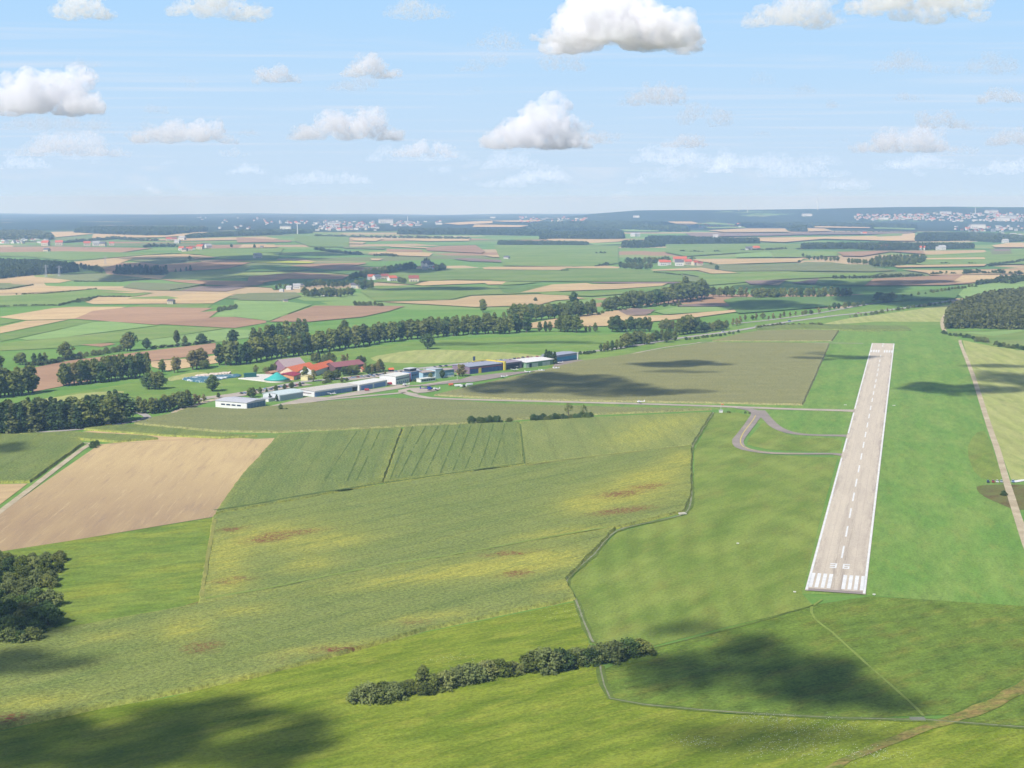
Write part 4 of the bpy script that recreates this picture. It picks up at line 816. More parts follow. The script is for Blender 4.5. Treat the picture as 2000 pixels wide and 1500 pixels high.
def clumps(kind, n, seed, z0, z1=9.7):
    r = random.Random(seed); out = []
    ph = [r.uniform(0, 6.28) for _ in range(4)]
    for i in range(n):
        t = (i + r.random()) / n
        a = r.uniform(0, 2 * math.pi); e = env(kind, t) * (1 + .22 * math.sin(2 * a + ph[0] + 3 * t) + .14 * math.sin(5 * a + ph[1] - 5 * t))
        cr = r.uniform(.75, 1.25) * (1.25 if kind in ('broad',) else 1.45 if kind == 'bush' else 1)
        if kind == 'conifer': cr = .45 + .65 * (1 - t)
        rr = max(0, e - cr * .7) * (r.random() ** .35)
        out.append((rr * math.cos(a), rr * math.sin(a), z0 + cr * .4 + t * (z1 - z0 - cr), cr))
    return out
PROTO = {}
def proto(kind, mat, n, per, size, z0, seed, trunk=True, z1=9.7):
    cl = clumps(kind, n, seed, z0, 8.6 if kind == 'bush' else z1)
    cr = qmesh('crown', leaves(cl, per, size, seed, .25), LM[mat])
    tk = MB(); r = random.Random(seed)
    if trunk:
        top = 7.5 if kind in ('poplar', 'conifer') else 5.0
        tk.tube((0, 0, -.3), (0, 0, z0 + 1), .30, .22, 7); tk.tube((0, 0, z0 + 1), (.1, .05, top), .22, .07, 6)
        for c in r.sample(cl, min(7, len(cl))): 
            zb = max(z0 * .9, c[2] - 2.2); zb = min(zb, top - .3); tk.tube((0, 0, zb), (c[0] * .8, c[1] * .8, c[2]), .11, .04, 5)
    else:
        for k in range(6):
            a = k * 1.05; tk.tube((math.cos(a) * .3, math.sin(a) * .3, -.3), (math.cos(a) * 2.4, math.sin(a) * 2.4, 4.5 + r.uniform(-1, 1)), .16, .05, 5)
    tr = tk.build('trunk' if trunk else 'stems', BARK)
    for o in (cr, tr): COL.objects.unlink(o)
    return cr, tr
PROTO['poplar'] = [proto('poplar', 'poplar', 44, 24, .72, 1.3, 100 + i) for i in range(4)] + [proto('poplar', 'dark', 44, 24, .72, 1.2, 120)]
PROTO['broad'] = [proto('broad', 'broad', 46, 28, .72, 1.6, 200 + i) for i in range(4)] + [proto('broad', 'dark', 46, 28, .72, 1.4, 220)]
PROTO['conifer'] = [proto('conifer', 'conifer', 40, 20, .6, .6, 300 + i) for i in range(3)]
PROTO['pale'] = [proto('poplar', 'pale', 30, 20, .65, 1.6, 400 + i) for i in range(2)]
PROTO['sparse'] = [proto('sparse', 'shrub', 15, 20, .6, 4.2, 450 + i) for i in range(2)]
PROTO['bush'] = [proto('bush', 'shrub', 60, 40, .62, .1, 500 + i, False) for i in range(3)] + [proto('bush', 'broad', 60, 40, .62, .1, 520 + i, False) for i in range(2)]
PROTO['dbush'] = [proto('bush', 'dark', 60, 40, .62, .1, 540 + i, False) for i in range(2)]
KN = {'poplar': ('poplar_tree', 'poplar'), 'broad': ('broadleaf_tree', 'tree'), 'conifer': ('conifer_tree', 'conifer'), 'pale': ('young_tree', 'tree'), 'sparse': ('ash_tree', 'tree'), 'bush': ('shrub', 'shrub'), 'dbush': ('shrub', 'shrub')}
NT_ = {}
def tree(kind, px, py, h, label, group=None, wide=1.0):
    p = P(px, py); cr, tr = R.choice(PROTO[kind]); nm, cat = KN[kind]
    root = empty(nm, p, R.uniform(0, 6.28)); s = h / 10; root.scale = (s * wide, s * wide, s)
    for src in (cr, tr):
        o = src.copy(); COL.objects.link(o); o.parent = root
    NT_[nm] = NT_.get(nm, 0) + 1
    return tag(root, label, cat, group)
def along(q, t):
    if len(q) == 1: return q[0]
    L_ = [math.dist(q[i], q[i + 1]) for i in range(len(q) - 1)]; s = t * sum(L_)
    for i, l in enumerate(L_):
        if s <= l or i == len(L_) - 1:
            k = min(1, s / l) if l else 0; return (q[i][0] + (q[i + 1][0] - q[i][0]) * k, q[i][1] + (q[i + 1][1] - q[i][1]) * k)
        s -= l
def row(kind, line, n, h0, h1, what, group, jx=1.5, jy=1.0, wide=1.0, alt=None):
    q = pts(line)
    for i in range(n):
        x, y = along(q, (i + .5) / n if n > 1 else .5)
        k = alt if alt and R.random() < .3 else kind
        tree(k, x + R.uniform(-jx, jx), y + R.uniform(-jy, jy), R.uniform(h0, h1), f'{ordw(i + 1)} from the left {what}' if n > 1 else what, group, wide * R.uniform(.88, 1.15))
row('poplar', 'F 425,714 480,711 530,701 620,690 700,676 760,668 850,658 940,653 1010,650 1032,648', 60, 25, 31, 'in the long tall poplar row behind the farm', 'tall poplars in the long row', 2.5, 1.6, 1.15)
row('poplar', 'F 490,674 540,666 602,656', 9, 23, 28, 'of the back poplars left behind the long row', 'back poplars behind the long row', 2, 2, 1.2)
row('poplar', 'F 640,668 700,660 790,650 880,640 990,630', 20, 15, 21, 'of low trees peeping over the long poplar row', 'trees behind the long poplar row', 4, 2, 1.2, 'broad')
row('broad', 'F 1000,630 1039,627 1114,621 1163,616', 15, 25, 31, 'in the leafy row continuing the poplars', 'leafy trees at the end of the poplar row', 2.5, 1.5, .95)
row('poplar', 'F 1120,604', 1, 32, 33, 'tall lone poplar rising over the leafy row', None, wide=1.1)
row('broad', 'F 942,610', 1, 24, 25, 'rounded tree standing above the long poplar row', None)
row('broad', 'F 673,650', 1, 20, 21, 'lone rounded tree behind the poplar row centre', None)
row('broad', 'F 1047,588', 1, 8, 9, 'low round tree on the tan stubble field', None, wide=1.5)
row('broad', 'F 1181,609 1206,606', 4, 24, 27, 'in the rounded clump right of the leafy row', 'clump of round trees')
row('broad', 'F 1212,604 1255,600', 6, 27, 33, 'in the dense clump of tall round trees', 'dense clump of tall trees')
row('broad', 'F 1264,598 1308,593', 6, 26, 33, 'in the dense clump beside the highest crowns', 'dense clump beside the highest trees')
row('broad', 'F 1312,592 1345,588 1378,582', 10, 32, 40, 'in the clump with the highest crowns', 'clump of the highest trees', 2, 2)
row('broad', 'F 1340,573', 1, 36, 37, 'highest crown rising behind the tallest clump', None)
row('broad', 'F 1311,566', 1, 12, 13, 'small round tree left behind the tallest clump', None)
row('pale', 'F 1326,600', 1, 14, 15, 'small pale tree at the foot of the tallest clump', None)
row('broad', 'F 1385,580 1440,579 1470,581 1520,583', 10, 15, 22, 'in the shaded row right of the tallest clump', 'shaded row of trees', 3, 1.5, 1.1, 'pale')
row('poplar', 'F 1474,583 1560,581 1665,580', 24, 18, 22, 'in the shaded bluish tree row by the dark field', 'shaded bluish tree row', 2, 1.5, 1.2)
row('broad', 'F 1710,590 1746,588', 6, 17, 20, 'in the rounded shaded copse near the highway', 'shaded round copse', 2, 3, 1.2)
row('poplar', 'F 1048,648 1080,649', 3, 14, 17, 'of small trees on the tan field edge', 'small trees on the tan field edge')
row('broad', 'F 1090,648 1130,649', 5, 18, 27, 'in the bushy group below the tan field', 'bushy group below the tan field')
row('poplar', 'F 1138,649 1168,649', 3, 8, 16, 'of three slim trees below the tan field', 'slim trees below the tan field')
row('broad', 'F 1192,648 1230,648 1272,647', 9, 16, 27, 'in the broad group above the highway meadow', 'broad group above the highway meadow', alt='poplar')
row('pale', 'F 1290,646 1335,646', 6, 15, 21, 'in the pale group above the highway', 'pale trees above the highway', alt='broad')
row('broad', 'F 1322,656 1362,650', 5, 22, 31, 'in the tall dark group beside the highway', 'tall dark group beside the highway')
row('broad', 'F 1368,650 1421,643', 10, 12, 18, 'in the dense green group beside the highway', 'dense group beside the highway')
row('pale', 'F 1428,638 1450,635', 3, 12, 15, 'of pale trees right of the dense highway group', 'pale trees beside the highway')
row('poplar', 'F 1216,680 1260,672 1320,666', 13, 13, 20, 'in the ragged roadside group before the highway', 'ragged roadside trees', 3, 3, 1.2, 'broad')
row('poplar', 'F 1168,688 1216,682', 6, 11, 15, 'of slim trees left of the ragged roadside group', 'slim roadside trees')
row('dbush', 'F 1130,694 1165,689', 5, 4, 6, 'of dark shrubs right of the teal-doored hangar', 'dark shrubs beside the teal-doored hangar')
row('dbush', 'F 1335,665 1390,659 1445,650', 13, 4, 5.5, 'in the low shrub line below the highway', 'low shrubs below the highway')
row('pale', 'F 1440,629 1520,621 1602,612', 15, 7, 12, 'of autumn-tinted trees between the two carriageways', 'trees between the carriageways', 3, 2, 1.3, 'broad')
row('broad', 'F 1616,606 1650,602 1690,597', 8, 9, 13, 'in the dark tree line beyond the carriageways', 'dark tree line beyond the carriageways')
row('broad', 'F 1698,592 1800,577 1830,572', 9, 6, 9, 'of scattered trees along the far carriageway', 'scattered trees along the far carriageway')
row('broad', 'F 1815,574 1860,568 1910,561', 14, 8, 12, 'in the dark tree line near the far carriageway', 'dark trees near the far carriageway', alt='dbush')
row('bush', 'F 1655,622 1700,615 1750,608 1790,601 1862,592', 20, 5, 9, 'of pale shrubs along the highway by the striped meadow', 'pale shrubs along the highway', alt='pale')
row('poplar', 'F -14,778 30,772 68,766', 9, 24, 30, 'in the tall tree group at the left edge', 'tall tree group at the left edge', 2, 2, 1.2)
row('broad', 'F -6,732', 1, 24, 25, 'tall tree cut by the left picture edge', None)
row('broad', 'F 36,714 48,712', 2, 14, 16, 'of two small round trees above the left group', 'two small round trees', 1, 1, 1.1)
row('poplar', 'F 62,713 94,709', 3, 12, 17, 'of small trees left of the lone bushy tree', 'small trees left of the lone bushy tree')
row('broad', 'F 127,704', 1, 23, 24, 'lone bushy tree on the green field at left', None, wide=1.1)
row('poplar', 'F 122,755 160,750 200,745', 9, 23, 27, 'in the left part of the roadside tree belt', 'left part of the tree belt', 2, 2, 1.2, 'pale')
row('broad', 'F 200,744 250,740 292,736', 12, 25, 30, 'in the right part of the roadside tree belt', 'right part of the tree belt', 2, 2, .8, 'poplar')
row('bush', 'F 140,704 185,694 240,686', 8, 7, 11, 'of shrubs behind the roadside tree belt', 'shrubs behind the tree belt')
row('broad', 'F 244,686 258,684', 2, 24, 26, 'of two large round trees behind the belt', 'two large round trees', wide=1.1)
row('broad', 'F 286,682', 1, 15, 16, 'dark round tree at the right end of the shrubs', None, wide=1.2)
row('poplar', 'F 344,673', 1, 19, 20, 'slim dark tree on the hedge above the brown field', None, wide=1.3)
row('broad', 'F 362,671', 1, 11, 12, 'smaller tree beside the slim dark tree', None)
row('broad', 'F 392,671', 1, 14, 15, 'round tree near the left end of the poplar row', None, wide=1.2)
row('broad', 'F 455,676', 1, 22, 23, 'round crown above the left end of the poplar row', None)
row('poplar', 'F 316,726', 1, 15, 16, 'small conical tree right of the tree belt', None, wide=1.2)
row('pale', 'F 336,728 352,726', 2, 17, 20, 'of two grey-green trees left of the silage clamp', 'two grey-green trees')
row('pale', 'F 372,722 390,720 404,718', 4, 18, 26, 'in the olive group before the poplar row', 'olive group before the poplar row', wide=1.3)
row('broad', 'F 394,722 408,719', 2, 10, 12, 'of two dark trees before the poplar row', 'two dark trees before the poplar row')
row('broad', 'F 285,760 299,762 314,759', 4, 18, 20, 'in the large rounded thicket beside the meadow', 'large rounded thicket', 1.5, 1.5, 1.0)
row('broad', 'F 415,766', 1, 18, 19, 'lone tree casting a shadow before the silage clamp', None)
row('conifer', 'F 0,846 60,843 120,839 180,834 240,824', 26, 22, 27, 'in the front of the dark fir belt', 'front trees of the fir belt', 2, 2, 1.4, 'broad')
row('conifer', 'F -10,834 60,832 130,827 240,812', 24, 20, 26, 'in the back of the dark fir belt', 'back trees of the fir belt', 2, 2, 1.5, 'broad')
row('poplar', 'F 268,808 300,806 335,801 372,792', 15, 13, 17, 'in the bushy belt between road and white hangar', 'bushy belt near the white hangar', 2, 2.5, 1.2, 'broad')
row('pale', 'F 355,795 380,790 402,785', 6, 7, 11, 'of autumn bushes left of the white hangar', 'autumn bushes left of the white hangar', 2, 2, 1.3, 'broad')
row('broad', 'F 428,777', 1, 5, 6, 'small round tree behind the white hangar', None, wide=1.3)
row('broad', 'F 488,778 497,777', 2, 10, 11, 'of two full trees between the white hangars', 'two full trees between hangars')
for px, py, h, d in ((508, 769, 7, 'left of the arched hangar roof'), (521, 767, 4.5, 'just behind the arched hangar roof'), (539, 765, 7, 'near the middle of the arched roof'), (556, 761, 6, 'behind the right of the arched roof'), (570, 759, 7.5, 'at the corner of the long white roof'), (586, 755, 5, 'behind the long white roof')):
    tree('broad', px, py, h, 'small round car park tree ' + d, 'round car park trees', 1.1)
tree('conifer', 527, 783, 7.5, 'orange-tinged cone-shaped tree before the arched hangar', None, 1.5); tree('conifer', 540, 784, 7, 'green cone-shaped tree before the arched hangar', None, 1.5)
tree('broad', 548, 803, 7, 'small dark tree at the maize edge below the hangars'); tree('dbush', 560, 803, 3.6, 'dark shrub beside the small tree at the maize edge')
row('broad', 'G 695,352', 1, 9, 10, 'round tree left of the barns, above the silage', None, wide=1.1)
row('broad', 'G 780,350 880,330 930,290', 5, 7, 11, 'of trees left behind the grey barn', 'trees left of the grey barn')
row('poplar', 'G 1180,415', 1, 15, 16, 'olive tree before the orange farm roof', None, wide=1.2)
row('pale', 'G 1265,425', 1, 13, 14, 'grey bare-looking tree before the orange farm roof', None, wide=1.2)
row('broad', 'G 1370,420 1450,410 1510,400', 5, 10, 13, 'of full trees in front of the farm', 'full trees in front of the farm', 1, 1)
row('broad', 'G 1545,370 1620,365 1700,360', 6, 9, 12, 'of trees in front of the maroon barn', 'trees in front of the maroon barn', 1, 1)
row('bush', 'G 1350,445 1430,440', 3, 4, 5, 'of shrubs below the full farm trees', 'shrubs below the farm trees')
row('broad', 'G 1520,435 1612,430', 2, 5, 6, 'of two small round trees beside the car park', 'two small car park trees', 1, 1)
row('broad', 'G 1760,350 1830,345 1900,330 1950,325', 9, 10, 15, 'of trees right of the maroon barn', 'trees right of the maroon barn', 1.5, 2, 1, 'pale')
row('pale', 'G 1960,405', 1, 9, 10, 'slim olive tree left of the white terminal block', None)
row('broad', 'G 1240,245 1300,240 1380,250 1460,255', 7, 10, 14, 'of trees behind the orange farm roof', 'trees behind the orange roof', alt='conifer')
row('pale', 'G 1520,240 1610,240', 3, 9, 12, 'of grey-green trees behind the maroon barn', 'trees behind the maroon barn')
row('broad', 'G 1680,245 1780,250', 3, 8, 11, 'of dark trees right behind the maroon barn', 'dark trees behind the maroon barn')
row('pale', 'H 760,325 810,330', 2, 14, 16, 'of two large olive trees beside the purple hangar', 'olive trees beside the purple hangar', .5, .5, 1.5)
row('broad', 'H 525,360', 1, 8, 9, 'small upright tree before the light blue building', None); row('broad', 'H 620,345', 1, 9, 10, 'small upright tree at the middle of the light blue building', None)
row('conifer', 'H 1498,205 1590,225', 6, 12, 16, 'in the dark conifer group between two hangars', 'conifers between two hangars', 1, 1, 1.4)
row('broad', 'H 500,98', 1, 21, 22, 'lone tree casting a shadow on the green meadow', None, wide=1.1)
row('dbush', 'H 380,365 440,372', 3, 3, 4, 'of low shrubs before the light blue building', 'low shrubs before the light blue building')
row('dbush', 'H 850,722 960,722 1120,718', 8, 5, 8, 'in the left hedge clump between the maize fields', 'left hedge clump between maize fields')
row('bush', 'H 1175,715 1200,712', 2, 4, 5, 'of two shrubs between the hedge clumps', 'two shrubs between hedge clumps')
row('dbush', 'H 1390,704 1560,698 1740,692 1900,686', 15, 4.5, 8, 'in the right hedge clump between the maize fields', 'right hedge clump between maize fields')
row('sparse', 'H 1692,690', 1, 14, 15, 'left sparse ash tree standing over the maize hedge', None); row('sparse', 'H 1830,684', 1, 13, 14, 'right sparse ash tree standing over the maize hedge', None)
row('dbush', 'Q 640,205 690,175', 2, 5, 8, 'of two dark shrubs at the farm track corner', 'shrubs at the farm track corner')
# foreground hedge, shrub by shrub
fh = [(698, 1371, 7), (722, 1370, 9.5), (745, 1367, 10), (766, 1366, 9.5), (788, 1357, 7.5), (806, 1352, 7), (826, 1356, 7), (848, 1347, 9), (872, 1343, 9), (893, 1336, 9.5), (914, 1333, 10), (934, 1328, 9.5), (956, 1322, 9), (976, 1319, 10), (998, 1314, 7), (1019, 1314, 5.5), (1040, 1311, 12), (1064, 1311, 12.5), (1092, 1306, 11), (1112, 1300, 9), (1130, 1297, 9), (1152, 1297, 10), (1174, 1292, 10.5), (1202, 1289, 10.5), (1224, 1282, 12), (1248, 1279, 10)]
for i, (x, y, h) in enumerate(fh):
    tree('dbush' if i > 15 and i % 3 == 0 else 'bush', x + R.uniform(-4, 4), y, h * R.uniform(.78, .96), f'{ordw(i + 1)} shrub from the left in the foreground hedge', 'shrubs of the foreground hedge', 1.28)
tree('broad', 826, 1348, 10.8, 'small dark tree rising out of the foreground hedge')
lf = []
for y_, xm, h_ in ((1100, 128, 8), (1116, 124, 9), (1136, 112, 9), (1150, 118, 8), (1166, 60, 10), (1184, 100, 10), (1202, 116, 10), (1222, 104, 12), (1240, 88, 12), (1256, 66, 9)):
    x_ = -6
    while x_ < xm: lf.append((x_, y_ + R.uniform(-4, 4), h_ * R.uniform(.85, 1.2))); x_ += R.uniform(21, 29)
for i, (x, y, h) in enumerate(lf): tree('dbush' if (y > 1175 and x < 95) or i % 5 == 2 else 'bush', x, y, h * .85, f'{ordw(i + 1)} shrub, counted from the back, in the thicket at the left edge', 'thicket at the left edge', 1.15)
# farther groups
row('broad', 'B 350,768 420,770 560,770 640,768 730,762', 14, 15, 21, 'of big trees around the red-roofed hamlet house', 'trees around the hamlet')
row('broad', 'B 360,700 480,690 600,700 700,690', 12, 14, 18, 'of trees behind the red-roofed hamlet house', 'trees behind the hamlet')
row('broad', 'B 130,722 200,705 320,700', 5, 10, 13, 'of trees around the white hamlet farm', 'trees around the white hamlet farm')
row('broad', 'B 740,700 800,712 880,712', 6, 17, 23, 'of dark trees right of the grey hamlet house', 'dark trees beside the grey hamlet house')
row('broad', 'B 700,650 800,625 830,640', 7, 15, 20, 'of shaded trees at the start of the dark belt', 'shaded trees at the belt start')
row('broad', 'B 820,615 950,605 1080,580 1200,560', 20, 17, 24, 'in the dark shaded belt climbing to the grey manor', 'dark shaded belt')
row('conifer', 'B 1265,535 1300,537', 3, 20, 26, 'of dark conifers behind the grey manor', 'conifers behind the grey manor', wide=1.5)
row('broad', 'B 1345,578 1420,575', 6, 18, 24, 'of round dark trees right of the grey manor', 'round trees right of the manor')
row('broad', 'B 1065,668 1120,668', 3, 13, 16, 'of three trees between the hamlet barns', 'trees between hamlet barns')
row('bush', 'B 730,838 860,836 960,840', 8, 7, 11, 'in the lone shrub clump on the tan field edge', 'lone shrub clump', alt='broad')
row('broad', 'C 810,550 870,560 940,565 1050,562', 12, 17, 22, 'of front trees left of the orange-roofed manor farm', 'front trees at the manor farm')
row('broad', 'C 860,530 960,525 1060,520 1190,510', 13, 18, 24, 'of back trees at the orange-roofed manor farm', 'back trees at the manor farm')
row('broad', 'C 1535,572', 1, 14, 15, 'lone round tree right of the manor farm', None, wide=1.3); row('broad', 'C 1492,528', 1, 9, 10, 'small round tree right of the manor farm', None, wide=1.2)
row('dbush', 'C 1330,486 1380,486', 3, 7, 9, 'of three dark shrubs behind the manor farm', 'dark shrubs behind the manor farm')
row('broad', 'D 320,470 390,488 480,494 560,500 620,505', 10, 13, 19, 'of round trees along the right country lane', 'round trees along the country lane')
row('dbush', 'D 315,510', 1, 9, 10, 'dark round shrub below the country lane trees', None)
row('broad', 'D 670,520 760,520 850,530', 8, 15, 18, 'in the left tail of the round copse', 'left tail of the copse')
row('broad', 'D 850,540 940,548 1050,540 1160,530 1255,510', 22, 20, 26, 'in the front of the dense brownish copse', 'front of the dense copse', alt='poplar')
row('poplar', 'D 880,510 1000,505 1240,495', 14, 20, 25, 'in the back of the dense brownish copse', 'back of the dense copse', wide=1.4)
row('broad', 'A 600,560 680,575 780,590', 9, 13, 22, 'of trees right of the dark forest block', 'trees right of the forest block')
row('conifer', 'A 875,600 940,602 1050,600 1150,602 1255,602', 20, 20, 30, 'in the dark spruce clump on the brown field', 'dark spruce clump', wide=1.6)
row('conifer', 'A 1300,585 1390,578 1450,570', 4, 8, 18, 'of small conifers right of the spruce clump', 'small conifers beside the spruce clump', wide=1.6)
row('broad', 'A 1420,492', 1, 14, 15, 'lone dark tree on the shaded field', None, wide=1.4); row('broad', 'A 1738,402', 1, 16, 17, 'left lone tree on the far tan field', None); row('broad', 'A 1912,404', 1, 16, 17, 'right lone tree on the far tan field', None)
row('bush', 'A 570,808 640,805 690,795', 4, 8, 10, 'of shrubs on the curving field margin', 'shrubs on the curving margin')
row('bush', 'A 1645,880 1690,875 1780,860', 5, 7, 12, 'of shrubs beside the pale bending track', 'shrubs beside the bending track', alt='broad')
row('broad', 'X 1500,0', 1, 1, 1.1, 'tiny tree', None) if False else None
row('dbush', 'X 1430,402 1500,412 1600,428 1700,452', 12, 4.5, 7, 'of dark shrubs before the spruce forest', 'dark shrubs before the spruce forest')
row('bush', 'X 1660,450 1700,455 1760,462', 4, 8, 10, 'of olive shrubs before the spruce forest', 'olive shrubs before the spruce forest', wide=.9)
row('dbush', 'X 1790,480 1880,495 2000,512 2080,524', 10, 6, 8, 'of dark shrubs at the right picture edge', 'dark shrubs at the right edge')
row('dbush', 'U 662,1228', 1, 4, 4.5, 'single small bush on the brown heath', None)
row('dbush', 'I 640,380 700,350 960,312 1280,292', 20, 5, 9, 'in the low hedge linking the tall clumps', 'low hedge linking the tall clumps', 3, 1)

# ------------------------------------------------------------------ woods and hedges that read as one mass
def lowcrown(kind, nq, size, seed):
    return leaves(clumps(kind, max(6, nq // 8), seed, .2, 9.8), 8, size, seed, .35)
LOW = {'conifer': [lowcrown('conifer', 90, 1.5, 700 + i) for i in range(4)], 'broad': [lowcrown('broad', 100, 1.9, 720 + i) for i in range(4)]}
def inside(p, w):
    c = False; j = len(w) - 1
    for i in range(len(w)):
        a, b = w[i], w[j]
        if (a.y > p[1]) != (b.y > p[1]) and p[0] < (b.x - a.x) * (p[1] - a.y) / (b.y - a.y) + a.x: c = not c
        j = i
    return c
def wood(name, ol, kind, h, sp, mat, label, rnd=1, maxn=2600, nt=1):
    q = smooth_loop(pts(ol), rnd); w = world(q)
    x0, x1 = min(p.x for p in w), max(p.x for p in w); y0, y1 = min(p.y for p in w), max(p.y for p in w)
    area = abs(sum(w[i].cross(w[(i + 1) % len(w)]) for i in range(len(w)))) / 2
    sp = max(sp, math.sqrt(area / maxn)); V = []
    x = x0
    while x < x1:
        y = y0
        while y < y1:
            p = (x + R.uniform(-.45, .45) * sp, y + R.uniform(-.45, .45) * sp)
            if inside(p, w):
                b = R.choice(LOW[kind]); a = R.uniform(0, 6.28); s = h / 10 * R.uniform(.78, 1.12); wd = max(s, sp / 6.2) if kind == 'broad' else max(s, sp / 4.4)
                c_, s_ = math.cos(a), math.sin(a)
                V.append(np.stack([(b[:, 0] * c_ - b[:, 1] * s_) * wd + p[0], (b[:, 0] * s_ + b[:, 1] * c_) * wd + p[1], b[:, 2] * s + terr(*p)], 1))
            y += sp
        x += sp
    if not V: return
    V = np.concatenate(V); c = w[0]; base = np.array([c.x, c.y, terr(c.x, c.y)])
    o = qmesh(name, V - base, LM[mat]); o.location = base
    if area > 4e4 or sp > 12: pass
    return tag(o, label, 'wood', kind='stuff')
wood('spruce_forest', 'F 1848,643 1900,642 1960,644 2040,645 2120,640 2120,590 2060,585 1990,580 1930,588 1890,600 1860,616 1846,630', 'conifer', 21, 6.5, 'spruce', 'dense spruce forest block at the right edge', 0, 4200)
wood('forest_block', 'A -60,650 0,642 130,618 280,605 500,592 600,580 560,560 400,540 200,530 0,525 -80,525', 'conifer', 20, 9, 'wood', 'dark forest block behind the two pylons', 0, 2400)
wood('distant_wood', 'D 315,412 700,410 850,420 960,422 1220,418 1400,412 1620,407 1626,398 1400,394 900,392 350,396', 'conifer', 20, 12, 'wood', 'long dark wood strip behind the copse', 0, 2600)
wood('distant_wood', 'D 1180,355 1400,352 1590,347 1590,325 1400,320 1200,325', 'conifer', 24, 14, 'wood', 'squarish wood left of the far white houses', 0)
wood('distant_wood', 'D 240,278 370,282 366,266 250,264', 'conifer', 30, 16, 'wood', 'small square wood on the far tan field', 0)
wood('distant_wood', 'C 820,400 940,402 1060,398 1150,390 1120,372 900,368 830,378', 'conifer', 18, 12, 'wood', 'front lobe of the wood left of the round hill', 0)
wood('distant_wood', 'C 1010,378 1300,376 1860,374 1850,355 1550,352 1300,338 1040,335 1000,350', 'conifer', 20, 14, 'wood', 'dark wood strip in the centre right distance', 0, 2600)
wood('distant_wood', 'C 200,338 520,337 850,332 830,308 600,302 300,310', 'conifer', 24, 16, 'wood', 'dark wood behind the white far farm', 0, 2600)
wood('distant_wood', 'B 1060,300 1300,304 1640,304 2000,310 2200,312 2240,290 2000,286 1640,280 1300,275 1080,280', 'conifer', 22, 18, 'wood', 'dark band of wood below the pale fields', 0, 2600)
wood('distant_wood', 'C 140,262 500,270 900,272 1180,280 1330,280 1300,252 1150,222 700,215 300,222 130,240', 'broad', 22, 26, 'wood', 'broad wooded slope in the far centre', 0, 2600)
wood('distant_wood', 'A 560,290 740,300 1100,312 1250,312 1400,290 1560,275 1540,262 1000,260 620,262', 'broad', 22, 24, 'wood', 'blue-green far wood behind the left fields', 0, 2600)
wood('distant_wood', 'A -40,345 200,343 400,343 380,310 280,290 0,290 -40,300', 'broad', 22, 22, 'wood', 'rounded far wood at the left edge', 0, 2000)
wood('distant_wood', 'D 1200,330 1240,300 1500,300 1800,310 2040,330 2040,352 1800,362 1600,350 1595,330 1400,318', 'broad', 16, 20, 'wood', 'wooded town edge in the right distance', 0, 2400)
wood('distant_wood', 'D 0,246 240,250 500,246 1180,262 1180,240 700,228 0,225 -100,230', 'broad', 22, 30, 'wood', 'dark foot of the wooded ridge', 0, 2600)
wood('distant_wood', 'B 0,302 200,300 420,292 420,278 200,278 0,284', 'broad', 16, 18, 'wood', 'low dark wood beside the radio mast', 0, 1800)
wood('distant_wood', 'A 1390,330 1560,322 2000,302 2000,290 1600,300 1400,318', 'broad', 16, 18, 'wood', 'narrow far wood rising to the mast', 0, 1800)
wood('distant_wood', 'C -100,380 200,382 560,388 570,372 300,366 0,362 -100,366', 'broad', 13, 12, 'wood', 'low brushwood line below the pale stubble', 0, 2000)
def hedge(line, h, w, label, mat='wood', n=None):
    q = pts(line); c = [P(*a) for a in q]; Ls = sum((c[i + 1] - c[i]).length for i in range(len(c) - 1)); sp = w * .62; n = max(3, min(400, int(Ls / sp))); V = []
    tot = [0]
    for i in range(len(c) - 1): tot.append(tot[-1] + (c[i + 1] - c[i]).length)
    for k in range(n):
        s = (k + .5) / n * Ls; i = max(j for j in range(len(c) - 1) if tot[j] <= s); p = c[i].lerp(c[i + 1], (s - tot[i]) / (tot[i + 1] - tot[i]))
        if R.random() < .08: continue
        b = R.choice(LOW['broad']); wd = w / 7 * R.uniform(.75, 1.3); hh = h / 10 * R.uniform(.6, 1.25)
        V.append(np.stack([b[:, 0] * wd + p.x + R.uniform(-.2, .2) * w, b[:, 1] * wd + p.y + R.uniform(-.2, .2) * w, b[:, 2] * hh + terr(p.x, p.y)], 1))
    V = np.concatenate(V); base = np.array(c[0]); o = qmesh('hedge', V - base, LM[mat]); o.location = base
    return tag(o, label, 'hedge')
